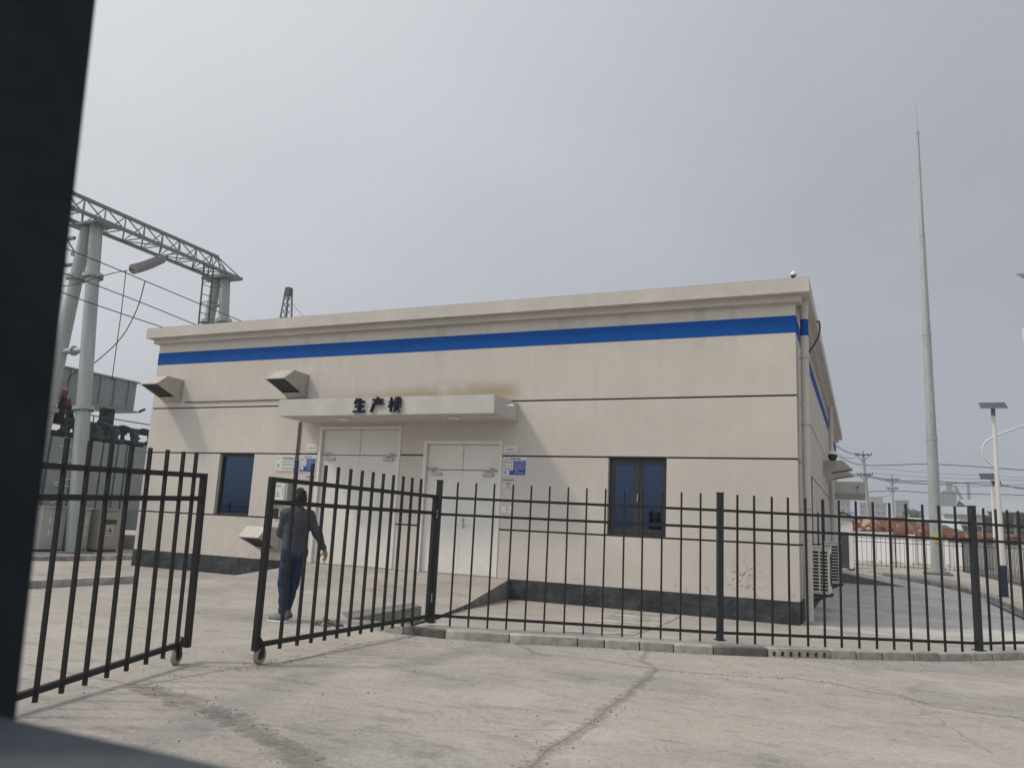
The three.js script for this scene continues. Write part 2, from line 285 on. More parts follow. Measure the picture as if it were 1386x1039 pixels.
// driveway behind the gate, falling gently to the building and out to the switchyard
structure(add(scene, '', upward(sheet([
  [[-70, .08, -8.81], [-13, .08, -8.81], [-5.6, .078, -8.9]],
  [[-70, .06, -10.8], [-13, .075, -10.8], [-5.95, .085, -10.75]],
  [[-70, .02, -12.65], [-13, .05, -12.65], [-6.42, .09, -12.7]],
  [[-70, -.02, -15.2], [-13, -.02, -15.2], [-6.8, .0, -15.25]],
  [[-70, -.03, -60], [-13, -.03, -60], [-6.8, -.03, -60]]])), M.road), 'driveway');
structure(add(scene, '', merge([bx(-6.1, -5.94, -.06, .082, -12.7, -9.1).applyMatrix4(new THREE.Matrix4().makeShear(0, 0, 0, 0, -.0, 0)).translate(0, 0, 0)].map(g => { const p = g.attributes.position; for (let i = 0; i < p.count; i++) { const t = (-9.1 - p.getZ(i)) / 3.6; p.setX(i, p.getX(i) - t * .8 + .31); } return g; })), M.cement), 'driveway_edge');
// yard between the fence and the building
const fenceLine = [[-5.83, -8.93], [-5.37, -8.91], [-4.78, -8.92], [-4.02, -9.18], [-3.25, -9.5], [-2.95, -9.63], [-2.54, -9.77], [-2.15, -9.89], [-1.71, -10.07], [-1.11, -10.38], [-.42, -10.81], [-.13, -10.98], [.16, -11.17], [.52, -11.41], [.82, -11.63], [1.2, -11.99], [1.47, -12.25], [1.87, -12.66], [2.4, -13.2], [3.0, -13.85], [3.6, -14.5], [4.3, -15.3]];
{
  const f = fenceLine.slice(1).map(([x, z]) => [x + .03, z - .12]);
  const rows = [0, .25, .5, .75, 1].map(t => f.map(([x, z], i) => [i ? x : x + (-6.85 - x) * Math.min(1, t * 1.3), (.165 * (1 - t) ** 3), z + (-FD - .05 - z) * t]));
  structure(add(scene, '', upward(sheet(rows)), M.road), 'yard');
  structure(add(scene, '', upward(sheet([[[-1.2, .0, -14.9], [5.2, .004, -15.2]], [[-1.2, .0, -60], [5.2, .0, -60]]])), M.drive), 'side_drive');
}
{ // cable trench with cover slabs, from the fence to the wall
  const yardY = (x, z) => { let zf = -9.7; for (let i = 0; i + 1 < fenceLine.length; i++) if (x >= fenceLine[i][0] && x < fenceLine[i + 1][0]) { const t = (x - fenceLine[i][0]) / (fenceLine[i + 1][0] - fenceLine[i][0]); zf = fenceLine[i][1] + (fenceLine[i + 1][1] - fenceLine[i][1]) * t - .12; } const t = Math.min(1, Math.max(0, (zf - z) / (zf + FD + .05))), k = Math.min(3, Math.floor(t * 4)), q = j => .165 * (1 - j / 4) ** 3; return q(k) + (q(k + 1) - q(k)) * (t * 4 - k); };
  const onYard = (u, v) => { let p = atY(u, v, .05); for (let i = 0; i < 12; i++) p = atY(u, v, yardY(p.x, p.z)); return p; };
  const g = thing('cable_trench', 'strip of grey cover slabs crossing the yard to the plinth', 'trench cover');
  const A = onYard(762, 856), Bq = onYard(838, 826.5), C = onYard(857, 860), Dq = onYard(921, 834.5);
  for (let k = 0; k < 8; k++) { const t0 = k / 8 + .006, t1 = (k + 1) / 8 - .006, q = (a, b, t) => { const p = a.clone().lerp(b, t); p.y = yardY(p.x, p.z) - .012; return p; }; const a = q(A, Bq, t0), b = q(C, Dq, t0), c = q(C, Dq, t1), d = q(A, Bq, t1), gg = new THREE.BufferGeometry(), up = V(0, .022, 0), T = [a, b, c, d].map(p => p.clone().add(up)), f = l => l.flatMap(p => [p.x, p.y, p.z]);
    gg.setAttribute('position', new THREE.Float32BufferAttribute([...f([T[0], T[1], T[2]]), ...f([T[0], T[2], T[3]]), ...f([a, b, T[1]]), ...f([a, T[1], T[0]]), ...f([b, c, T[2]]), ...f([b, T[2], T[1]]), ...f([c, d, T[3]]), ...f([c, T[3], T[2]]), ...f([d, a, T[0]]), ...f([d, T[0], T[3]])], 3)); gg.setAttribute('uv', new THREE.Float32BufferAttribute(new Float32Array(60), 2)); gg.computeVertexNormals(); add(g, 'cover_slab', metreUV(gg), M.kerb[k % 2 ? 2 : 1]); }
}
{ // pavement right of the drive, behind a kerb, and the kerb that curves round behind the building
  structure(add(scene, '', metreUV(new THREE.ExtrudeGeometry(new THREE.Shape([[3.42, 15.6], [3.5, 28.5], [3.1, 33], [1.9, 38.8], [-.9, 49.2], [-6, 56], [-6, 90], [40, 90], [40, 15.6]].map(p => new THREE.Vector2(...p))), { depth: .14, bevelEnabled: false }).rotateX(-Math.PI / 2)), M.concreteFar), 'pavement');
  const line = [[3.3, -15.9], [3.32, -17.9], [3.34, -19.9], [3.36, -21.9], [3.38, -23.9], [3.39, -25.9], [3.38, -27.9], [3.25, -29.9], [3.05, -31.8], [2.6, -34], [2.05, -36.4], [1.5, -38.9], [.95, -41.2], [.3, -43.7], [-.4, -46.3], [-1.1, -48.7]];
  const g = new THREE.Group(); structure(g, 'drive_kerb');
  for (let i = 0; i + 1 < line.length; i++) { const a = line[i], b = line[i + 1], l = Math.hypot(b[0] - a[0], b[1] - a[1]); const m = add(g, 'kerb_stone', rbx(-.07, .07, -.1, .15, -l / 2 + .006, l / 2 - .006, .012, 1), M.kerb[i % 5 === 2 ? 2 : i % 2]); m.position.set((a[0] + b[0]) / 2, 0, (a[1] + b[1]) / 2); m.rotation.y = Math.atan2(b[0] - a[0], b[1] - a[1]); }
  const d = new THREE.Group(); structure(d, 'drain_channel');
  add(d, 'channel', rbx(3.12, 3.24, -.03, .012, -27, -15.9, .004, 1), M.black);
}

// ------------------------------------------------------------------ kerb along the fence
{
  const brk = [505, 545, 602, 689, 782, 818, 866, 912, 966, 1040, 1125, 1160, 1196, 1238, 1273, 1316, 1345, 1386], by = [853, 858, 864.5, 870, 875, 877, 880, 883, 886, 889, 891.5, 892.5, 893.5, 894.5, 895, 894.5, 894, 893];
  const pts = brk.map((u, i) => RP(u, by[i])); for (const e of [[2.4, -13.22], [3.0, -13.86], [3.6, -14.5], [4.2, -15.15]]) pts.push(e);
  const tone = [0, 3, 0, 0, 1, 0, 1, 0, 3, 1, 0, 1, 1, 2, 1, 0, 1, 0, 1, 0, 1, 0];
  const g = new THREE.Group(); structure(g, 'kerb');
  for (let i = 0; i + 1 < pts.length; i++) {
    const a = pts[i], b = pts[i + 1], l = Math.hypot(b[0] - a[0], b[1] - a[1]), ang = Math.atan2(-(b[1] - a[1]), b[0] - a[0]);
    let geo;
    if (i === 9) { // drain stone with seven arched slots
      const s = new THREE.Shape([[-l / 2 + .006, -.05], [l / 2 - .006, -.05], [l / 2 - .006, .1], [-l / 2 + .006, .1]].map(p => new THREE.Vector2(...p)));
      for (let k = 0; k < 7; k++) { const x = -l / 2 + .08 + k * (l - .16) / 6, w = .021, h = new THREE.Path(); h.moveTo(x - w, .012); h.lineTo(x - w, .05); h.absarc(x, .05, w, Math.PI, 0, true); h.lineTo(x + w, .012); h.closePath(); s.holes.push(h); }
      geo = metreUV(new THREE.ExtrudeGeometry(s, { depth: .13, bevelEnabled: false, curveSegments: 5 }).translate(0, 0, -.13));
    } else geo = rbx(-l / 2 + .006, l / 2 - .006, -.06, .1 + ((i * 37) % 7 - 3) * .0018, -.13, 0, .014, 2);
    const m = add(g, i === 9 ? 'drain_stone' : 'kerb_stone', geo, M.kerb[tone[i] ?? 0]); m.position.set((a[0] + b[0]) / 2, ROAD, (a[1] + b[1]) / 2); m.rotation.set(((i * 53) % 5 - 2) * .006, ang, 0);
    if (i === 9) { const k = add(g, 'drain_pit', bx(-l / 2 + .02, l / 2 - .02, .005, .09, -.145, -.135), M.black); k.position.copy(m.position); k.rotation.copy(m.rotation); }
  }
}

{ // loose grit on the street, thicker along the kerb, and a small heap of rubble by the gate
  const mk = (n, name, label, place, s0, s1, c0) => { const im = new THREE.InstancedMesh(new THREE.IcosahedronGeometry(1, 0), std({ roughness: 1 }), n), m4 = new THREE.Matrix4(), q = new THREE.Quaternion(), cc = new THREE.Color(); for (let i = 0; i < n; i++) { const [x, y, z] = place(i), s = s0 + (s1 - s0) * rnd() ** 2.5; q.setFromEuler(new THREE.Euler(rnd() * 6, rnd() * 6, rnd() * 6)); m4.compose(V(x, y + s * .3, z), q, V(s * rr(.8, 1.4), s * rr(.5, .9), s)); im.setMatrixAt(i, m4); const k = rr(.35, 1.15); cc.setRGB(c0[0] * k, c0[1] * k, c0[2] * k); im.setColorAt(i, cc); } im.name = name; im.userData = { kind: 'stuff', label, category: 'gravel' }; scene.add(im); };
  mk(1700, 'loose_grit', 'fine loose grit scattered over the concrete street', i => { if (i % 3 === 0) { const k = 1 + Math.floor(rnd() * 15), a = fenceLine[k], b = fenceLine[k + 1], t = rnd(); return [a[0] + (b[0] - a[0]) * t, ROAD, a[1] + (b[1] - a[1]) * t + .02 + rnd() ** 3 * .9]; } if (i % 3 === 1) { const l = jointLines['BCEG'[i % 4]], k = Math.floor(rnd() * (l.length - 1)), t = rnd(), p = RP(l[k][0] + (l[k + 1][0] - l[k][0]) * t, l[k][1] + (l[k + 1][1] - l[k][1]) * t); return [p[0] + rr(-.16, .16), ROAD, p[1] + rr(-.16, .16)]; } return [rr(-9, 5), ROAD, rr(-8.8, -3.8)]; }, .003, .009, [.34, .31, .265]);
  const h = atY(442, 846, ROAD); mk(90, 'rubble_heap', 'small grey heap of crumbled concrete on the driveway behind the gate leaf', () => { const a = rnd() * 6.28, r = Math.sqrt(rnd()) * .17; return [h.x + r * Math.cos(a) * 1.3, ROAD + (.17 - r) * .45 * rnd(), h.z + r * Math.sin(a)]; }, .015, .045, [.27, .25, .22]);
}
// ------------------------------------------------------------------ the building
const XL = -17.586, XR = -1.089, ZB = -38.5;
const B = thing('production_building', 'single-storey beige building with blue stripe, grey plinth and overhanging cornice', 'building', [0, 0, 0]);
{
  const G = .018;   // half width of the wall grooves
  const lv = [.404, 1.397, 2.947, 4.134, 5.337];
  const doors = [[-11.9, -9.61, .41, 3.61], [-8.99, -7.05, .41, 3.27]];
  const wins = [[-14.98, -13.85, 1.397 + .02, 2.947 - .025], [-4.69, -3.505, 1.397 + .02, 2.947 - .025]];
  const ops = [...doors, ...wins];
  const band = (y0, y1) => {       // a rendered wall band, cut by whatever openings cross it
    const pieces = []; let cuts = ops.filter(o => o[2] < y1 - .03 && o[3] > y0 + .03).sort((a, b) => a[0] - b[0]);
    let x = XL;
    for (const o of cuts) { pieces.push([x, o[0], y0, y1]); if (o[3] < y1 - .03) pieces.push([o[0], o[1], Math.max(o[3], y0), y1]); if (o[2] > y0 + .03) pieces.push([o[0], o[1], y0, o[2]]); x = o[1]; }
    pieces.push([x, XR, y0, y1]); return pieces;
  };
  for (let k = 0; k < 4; k++) for (const [a, b, c, d] of band(lv[k] + (k ? G : 0), lv[k + 1] - (k < 3 ? G : 0))) add(B, 'wall_panel', bx(a, b, c, d, -FD - .24, -FD), M.wall);
  for (let k = 1; k < 4; k++) { // recessed dark joint strips, interrupted by the openings
    let x = XL + .01; const cuts = ops.filter(o => o[2] < lv[k] - .03 && o[3] > lv[k] + .03).sort((a, b) => a[0] - b[0]);
    for (const o of [...cuts, [XR - .01, 0]]) { add(B, 'wall_joint', bx(x, o[0], lv[k] - G - .002, lv[k] + G + .002, -FD - .2, -FD - .022), M.groove); x = o[1]; }
  }
  add(B, 'blue_band', bx(XL - .004, XR + .004, 5.337, 5.666, -FD - .24, -FD + .006), M.blue);
  add(B, 'wall_panel', bx(XL, XR, 5.666, 5.92, -FD - .24, -FD), M.wall);
  // plinth tiles in two courses
  const plinth = new THREE.Group(); plinth.name = 'plinth'; B.add(plinth);
  add(plinth, 'plinth_core', bx(XL + .01, XR - .01, -.06, .404, -FD - .24, -FD + .004), M.groove);
  for (let r = 0; r < 2; r++) { const y0 = r ? .196 : -.06, y1 = r ? .403 : .190; let x = XL - .004; let k = 0; while (x < XR - .01) { const x1 = Math.min(XR + .004, x + (k === 0 && r ? .4 : .8)); if (!(x > -11.9 && x1 < -7.1)) add(plinth, 'tile', bx(x + .002, x1 - .002, y0, y1, -FD + .004, -FD + .014 + hash2(k, r) * .004), M.slate[(k * 7 + r * 3 + (k >> 2)) % 3]); x = x1; k++; } }
  // side wall facing the drive
  const sv = [...lv]; sv[0] = .404;
  for (let k = 0; k < 4; k++) add(B, 'side_wall', bx(XR - .24, XR, sv[k] + (k ? G : 0), sv[k + 1] - (k < 3 ? G : 0), ZB, -FD - .24), M.sidewall);
  for (let k = 1; k < 4; k++) add(B, 'wall_joint', bx(XR - .2, XR - .022, sv[k] - G - .002, sv[k] + G + .002, ZB + .02, -FD - .1), M.groove);
  add(B, 'side_wall', bx(XR - .24, XR, 5.666, 5.92, ZB, -FD - .24), M.sidewall);
  add(B, 'blue_band', bx(XR - .24, XR + .006, 5.337, 5.666, ZB, -FD - .24), M.blue);
  add(B, 'plinth', bx(XR - .24, XR + .016, -.06, .404, ZB, -FD - .24), M.slate[1]);
  // far walls, floor, flat roof: closes the box
  add(B, 'rear_wall', bx(XL, XR, -.06, 5.92, ZB - .24, ZB), M.sidewall);
  add(B, 'side_wall', bx(XL, XL + .24, -.06, 5.92, ZB, -FD - .24), M.sidewall);
  add(B, 'floor', bx(XL + .24, XR - .24, .2, .4, ZB, -FD - .24), M.cement);
  add(B, 'roof', bx(XL + .24, XR - .24, 5.6, 5.9, ZB, -FD - .24), M.cement);
  // cornice: fascia with a smaller moulding under it, on all four sides
  const O = .27, o2 = .12;
  const ring = (o, y0, y1, i0) => merge([bx(XL - o, XR + o, y0, y1, -FD - .02, -FD + o), bx(XL - o, XR + o, y0, y1, ZB - o, ZB + .02), bx(XL - o, XL + i0, y0, y1, ZB + .02, -FD - .02), bx(XR - i0, XR + o, y0, y1, ZB + .02, -FD - .02)]);
  add(B, 'cornice_moulding', ring(o2, 5.915, 6.045, .2), M.trim);
  add(B, 'cornice', ring(O, 6.045, 6.315, .5), M.trim);
  add(B, 'roof_edge', merge([bx(XL - O + .03, XR + O - .03, 6.315, 6.33, -FD - .3, -FD + O - .03), bx(XR - .4, XR + O - .03, 6.315, 6.33, ZB, -FD - .3)]), M.cement);

  // windows
  const window2 = (x0, x1, y0, y1, halves) => {
    const w = new THREE.Group(); w.name = 'window'; B.add(w); const z = -FD - .10, t = .05;
    add(w, 'frame', merge([bx(x0, x0 + t, y0, y1, z - .05, z), bx(x1 - t, x1, y0, y1, z - .05, z), bx(x0 + t, x1 - t, y1 - t, y1, z - .05, z), bx(x0 + t, x1 - t, y0, y0 + t, z - .05, z)]), M.darkFrame);
    if (halves) {
      const m = (x0 + x1) / 2; add(w, 'mullion', bx(m - .035, m + .035, y0 + t, y1 - t, z - .05, z + .004), M.darkFrame);
      for (const [a, b] of [[x0 + t, m - .035], [m + .035, x1 - t]]) {
        add(w, 'sash', merge([bx(a + .004, a + .06, y0 + t + .004, y1 - t - .004, z - .045, z - .008), bx(b - .06, b - .004, y0 + t + .004, y1 - t - .004, z - .045, z - .008), bx(a + .06, b - .06, y1 - t - .07, y1 - t - .004, z - .045, z - .008), bx(a + .06, b - .06, y0 + t + .004, y0 + t + .08, z - .045, z - .008)]), M.darkFrame);
        add(w, 'pane', bx(a + .06, b - .06, y0 + t + .08, y1 - t - .07, z - .035, z - .026), M.glass);
      }
      add(w, 'handle', rbx(m - .012, m + .012, (y0 + y1) / 2 - .1, (y0 + y1) / 2 + .05, z + .004, z + .03, .006, 1), M.steelGrey);
    } else add(w, 'pane', bx(x0 + t, x1 - t, y0 + t, y1 - t, z - .035, z - .026), M.glass);
    add(w, 'dark_room_backing', bx(x0 - .2, x1 + .2, y0 - .1, y1 + .1, -FD - .32, -FD - .25), M.black);  // black sheet put in as the unlit room behind the glass
  };
  wins.forEach((w, i) => window2(w[0], w[1], w[2], w[3], i === 1));

  // double doors with a panelled transom over each
  const doorSet = ([x0, x1, y0, y1], ty) => {
    const d = new THREE.Group(); d.name = 'double_door'; B.add(d); const z = -FD - .06, f = .075, m = (x0 + x1) / 2;
    add(d, 'door_frame', merge([bx(x0, x0 + f, y0, y1, -FD - .2, -FD + .022), bx(x1 - f, x1, y0, y1, -FD - .2, -FD + .022), bx(x0 + f, x1 - f, y1 - f, y1, -FD - .2, -FD + .022)]), M.doorFrame);
    for (const [a, b] of [[x0 + f, m], [m, x1 - f]]) {
      add(d, 'transom_panel', rbx(a + .006, b - .006, ty + .012, y1 - f - .008, z - .05, z, .004, 1), M.door);
      add(d, 'door_leaf', rbx(a + .006, b - .006, y0 + .012, ty - .004, z - .05, z + .004, .004, 1), M.door);
      const left = a < m - .5 && b === m;
      const cx = left ? a + .26 : b - .26;        // overhead closer with its folded arm
      const c = add(d, 'door_closer', rbx(cx - .13, cx + .13, ty - .12, ty - .055, z + .004, z + .055, .01, 2), M.steelGrey);
      add(c, 'closer_arm', merge([bar(V(cx - .05, ty - .04, z + .03), V(cx + (left ? -.2 : .2), ty + .03, z + .11), .018, .012), bar(V(cx + (left ? -.2 : .2), ty + .03, z + .11), V(cx + .02, ty + .05, z + .02), .018, .012)]), M.steelGrey);
      for (let k = 0; k < 3; k++) { const hy = y0 + .25 + k * (ty - y0 - .5) / 2, hx = left ? x0 + f : x1 - f; add(d, 'hinge', rod(V(hx, hy - .06, z + .012), V(hx, hy + .06, z + .012), .012, .012, 8), M.steelGrey); }
    }
    const hx = m + .09, h = add(d, 'door_handle', merge([rbx(hx - .022, hx + .022, 1.38, 1.60, z + .004, z + .014, .004, 1), rod(V(hx, 1.45, z + .014), V(hx, 1.45, z + .055), .011, .011, 8), rod(V(hx - .012, 1.45, z + .055), V(hx + .13, 1.45, z + .055), .011, .009, 8)]), M.steelGrey);
    add(h, 'keyhole', merge([rod(V(hx, 1.56, z + .012), V(hx, 1.56, z + .018), .014, .014, 10)]), M.black);
    add(d, 'threshold', bx(x0 + f, x1 - f, y0 - .012, y0 + .01, -FD - .2, -FD + .03), M.steelGrey);
    add(d, 'meeting_strip', bx(m - .014, m + .014, y0 + .02, ty - .02, z + .004, z + .009), M.doorFrame);
    add(d, 'dark_door_backing', bx(x0, x1, y0, y1, -FD - .3, -FD - .22), M.black);  // black backing added for the dark interior behind the doors
  };
  doorSet(doors[0], 2.93); doorSet(doors[1], 2.63);

  // canopy with its lettering
  const can = new THREE.Group(); can.name = 'canopy'; B.add(can);
  const CZ = -FD + 1.2;
  add(can, 'canopy_slab', rbx(-12.21, -6.735, 3.69, 4.075, -FD - .01, CZ, .006, 1), M.canopy);
  add(can, 'canopy_topping', bx(-12.14, -6.8, 4.075, 4.09, -FD, CZ - .07), M.cement);
  for (const cx of [-10.7, -7.86]) { const l = add(can, 'ceiling_light', new THREE.CylinderGeometry(.15, .13, .04, 20).translate(cx, 3.672, -14.52), M.lampWhite); add(l, 'light_rim', new THREE.TorusGeometry(.15, .012, 6, 24).rotateX(Math.PI / 2).translate(cx, 3.684, -14.52), M.steelGrey); }
  add(can, 'drain_spout', rod(V(-6.75, 3.93, -14.62), V(-6.55, 3.925, -14.62), .028, .028, 10), M.lampWhite);
  add(can, 'drain_spout', rod(V(-12.2, 3.87, -14.9), V(-12.45, 3.865, -14.9), .028, .028, 10), M.tankDark);
  const stroke = (ox, oy, s, segs) => merge(segs.map(([x0, y0, x1, y1, w = .14], i) => bar(V(ox + x0 * s, oy + y0 * s, CZ + .033 + i * .0008), V(ox + x1 * s, oy + y1 * s, CZ + .033 + i * .0008), w * s, .05)));
  const S = .31, ly = 3.745;
  add(can, 'character', stroke(-10.12, ly, S, [[.30, .98, .10, .60], [.22, .76, .90, .76], [.14, .42, .86, .42], [.02, .06, .98, .06], [.52, 1.0, .52, .06]]), M.letter);
  add(can, 'character', stroke(-9.66, ly, S, [[.50, 1.04, .54, .88], [.10, .86, .94, .86], [.32, .80, .40, .64], [.74, .82, .64, .64], [.16, .60, .96, .60], [.20, .60, .17, .34], [.17, .36, .02, .0]]), M.letter);
  add(can, 'character', stroke(-9.215, ly, S, [[.0, .70, .38, .70, .09], [.19, 1.02, .19, .0, .10], [.18, .66, .01, .30, .085], [.20, .62, .36, .44, .08], [.46, .80, 1.0, .80, .085], [.73, 1.04, .73, .50, .09], [.52, 1.0, .62, .86, .08], [.94, 1.0, .84, .86, .08], [.72, .78, .46, .55, .08], [.74, .78, 1.0, .55, .08], [.42, .38, 1.02, .38, .085], [.64, .52, .54, .24, .08], [.54, .24, .96, .0, .085], [.86, .40, .46, .0, .085]]), M.letter);

  // ventilation cowls: a duct mouth turned down, open below
  const cowl = (xr, yt, yb, w, lip, turn) => {
    const yl = yt - .24, t = .012, gs = [], prof = [[0, yt], [.53, yt + .015], [lip, yl], [.22, yb + .10], [.0, yb]];
    for (const x of [xr - w, xr - t]) { const s = new THREE.Shape(prof.map(p => new THREE.Vector2(p[0], p[1]))); gs.push(new THREE.ExtrudeGeometry(s, { depth: t, bevelEnabled: false }).rotateY(-Math.PI / 2).translate(x + t, 0, 0)); }
    const pl = (a, b) => bar(V(xr - w / 2, a[1], a[0]), V(xr - w / 2, b[1], b[0]), w - .002, t);
    gs.push(pl(prof[0], prof[1]), pl(prof[1], prof[2]), pl(prof[4], prof[3]));
    gs.push(bar(V(xr - w - .01, yl, lip), V(xr + .01, yl, lip), .022, .022));
    const g = new THREE.Group(); g.name = 'vent_cowl'; B.add(g);
    add(g, 'cowl_hood', metreUV(merge(gs)), M.hood);
    add(g, 'mouth_shade_sheet', metreUV(bar(V(xr - w / 2, yl + .02, lip - .05), V(xr - w / 2, yb + .075, .05), w - .03, .008)), M.black);  // near-black sheet added so the cowl mouth reads as deep shade
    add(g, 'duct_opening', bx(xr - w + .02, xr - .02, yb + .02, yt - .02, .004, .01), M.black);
    add(g, 'wall_flange', merge([bx(xr - w - .03, xr - w, yb - .02, yt + .03, 0, .006), bx(xr, xr + .03, yb - .02, yt + .03, 0, .006)]), M.hood);
    if (turn) { g.rotation.y = Math.PI / 2; g.position.set(XR, 0, turn); } else g.position.z = -FD;
  };
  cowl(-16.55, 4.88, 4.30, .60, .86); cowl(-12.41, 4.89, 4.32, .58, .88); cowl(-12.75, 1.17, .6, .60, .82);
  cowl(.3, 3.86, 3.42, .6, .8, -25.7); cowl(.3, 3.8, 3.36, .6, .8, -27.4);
  // canopy over the side entrance
  const sc = new THREE.Group(); sc.name = 'side_canopy'; B.add(sc);
  add(sc, 'canopy_slab', rbx(XR - .01, .06, 3.1, 3.5, -33.5, -29, .006, 1), M.canopy); add(sc, 'drain_spout', rod(V(-.18, 3.32, -29.02), V(-.18, 3.31, -28.85), .03, .03, 8), M.tankDark);

  // rain pipe at the corner, painted through the blue band; conduits
  const dp = new THREE.Group(); dp.name = 'downpipe'; B.add(dp); const px = -.955, pz = -15.62;
  add(dp, 'pipe', rod(V(px, .06, pz), V(px, 5.337, pz), .075, .075, 18), M.trim);
  add(dp, 'painted_section', rod(V(px, 5.337, pz), V(px, 5.66, pz), .0765, .0765, 18), M.blue);
  add(dp, 'pipe_head', merge([rod(V(px, 5.66, pz), V(px, 5.9, pz), .075, .075, 18), rod(V(px, 5.82, pz), V(px, 6.05, pz), .085, .085, 18)]), M.trim);
  for (const y of [.5, 2.05, 3.62, 4.9]) add(dp, 'bracket', merge([new THREE.TorusGeometry(.078, .009, 5, 20).rotateX(Math.PI / 2).translate(px, y, pz), bar(V(px, y, pz), V(XR, y, pz), .02, .012)]), M.steelGrey);
  for (const y of [1.0, 2.9, 4.6]) add(dp, 'pipe_socket', rod(V(px, y, pz), V(px, y + .1, pz), .082, .082, 18), M.trim);
  const dp2 = new THREE.Group(); dp2.name = 'downpipe'; B.add(dp2); add(dp2, 'pipe', rod(V(px, .06, -28.4), V(px, 6.0, -28.4), .075, .075, 14), M.trim);
  add(B, 'earth_strip', bar(V(-.99, .05, -15.42), V(-1.075, 5.3, -15.42), .02, .006), M.steelGrey);
  add(B, 'conduit', tube([V(-16.4, 4.285, -FD + .02), V(-14, 4.29, -FD + .02), V(-12.22, 4.295, -FD + .02)], .013, 10, 6), M.tankDark);
  for (const [xx, h, l] of [[-12.54, 3.72, 2.26], [-12.49, 3.76, 1.3]]) add(B, 'conduit', rod(V(xx, h, -FD + .022), V(xx, l, -FD + .022), .014, .014, 8), M.tankDark);
  for (const [zz, h, r] of [[-19, 2.9, .02], [-21.5, 2.2, .02], [-23.8, 2.6, .04]]) add(B, 'conduit', rod(V(XR + r, .4, zz), V(XR + r, h, zz), r, r, 8), M.tankDark);
  add(B, 'overflow_pipe', tube([V(-.83, 6.06, -17.4), V(-.775, 6.10, -17.42), V(-.755, 5.98, -17.43), V(-.78, 5.8, -17.46), V(-.95, 5.5, -17.52), V(XR, 5.35, -17.56)], .019, 24, 7), M.tankDark);
  B.traverse(o => { if (o.isMesh) o.castShadow = o.receiveShadow = true; });
}
// entrance ramp: falls from the door sills towards the gate
{
  const g = thing('entrance_ramp', 'pale concrete ramp rising to the two white double doors', 'ramp');
  const z0 = -FD + .016, top = upward(sheet([[[-11.95, .40, z0], [-6.75, .40, z0]], [[-12.0, .32, -14.6], [-6.66, .31, -14.55]], [[-12.4, .085, -12.72], [-6.42, .095, -12.72]], [[-12.5, .05, -12.3], [-6.36, .085, -12.3]]]));
  add(g, 'ramp_surface', top, M.road);
  const tri = (a, b, c) => { const q = new THREE.BufferGeometry(); q.setAttribute('position', new THREE.Float32BufferAttribute([...a, ...b, ...c], 3)); q.setAttribute('uv', new THREE.Float32BufferAttribute(new Float32Array(6), 2)); q.computeVertexNormals(); return metreUV(q); };
  add(g, 'side_slope', merge([tri([-13.1, -.04, z0], [-11.95, .40, z0], [-12.0, .32, -14.6]), tri([-13.1, -.04, z0], [-12.0, .32, -14.6], [-12.6, .045, -12.6]), tri([-12.6, .045, -12.6], [-12.0, .32, -14.6], [-12.4, .085, -12.72])]), M.concrete);
  add(g, 'side_wall', sheet([[[-6.75, .40, z0], [-6.66, .31, -14.55], [-6.42, .095, -12.72]], [[-6.75, -.05, z0], [-6.66, -.05, -14.55], [-6.42, -.05, -12.72]]]), M.cement);
}
{ // wedge of cement beside the gate post
  const a = atY(470, 837, .085), b = atY(569, 843.5, .085);
  const g = new THREE.BufferGeometry(), d = V(-.5, 0, -.55), h = V(0, .235, 0), A = a, A2 = a.clone().add(d), Bb = b, Bt = b.clone().add(h), B2 = b.clone().add(d), B2t = B2.clone().add(V(0, .2, 0));
  const f = (...v) => v.flatMap(p => [p.x, p.y, p.z]);
  g.setAttribute('position', new THREE.Float32BufferAttribute([...f(A, Bb, Bt), ...f(A, Bt, B2t), ...f(A, B2t, A2), ...f(Bb, B2, B2t), ...f(Bb, B2t, Bt), ...f(A2, B2t, B2)], 3)); g.setAttribute('uv', new THREE.Float32BufferAttribute(new Float32Array(36), 2)); g.computeVertexNormals();
  top('cement_wedge', metreUV(g), M.cement, 'low grey cement wedge block beside the gate hinge post', 'block');
}
{ // side ramp under the side canopy and small rubble
  const g = thing('side_ramp', 'grey concrete ramp at the side entrance beside the drive', 'ramp');
  const z0 = -32.2, z1 = -36.5; add(g, 'ramp_surface', upward(sheet([[[XR + .02, .40, z0], [1.25, .02, z0]], [[XR + .02, .40, z1], [1.25, .02, z1]]])), M.drive);
  add(g, 'side_wall', sheet([[[XR + .02, .40, z0], [1.25, .02, z0]], [[XR + .02, -.05, z0], [1.25, -.05, z0]]]), M.cement);
}

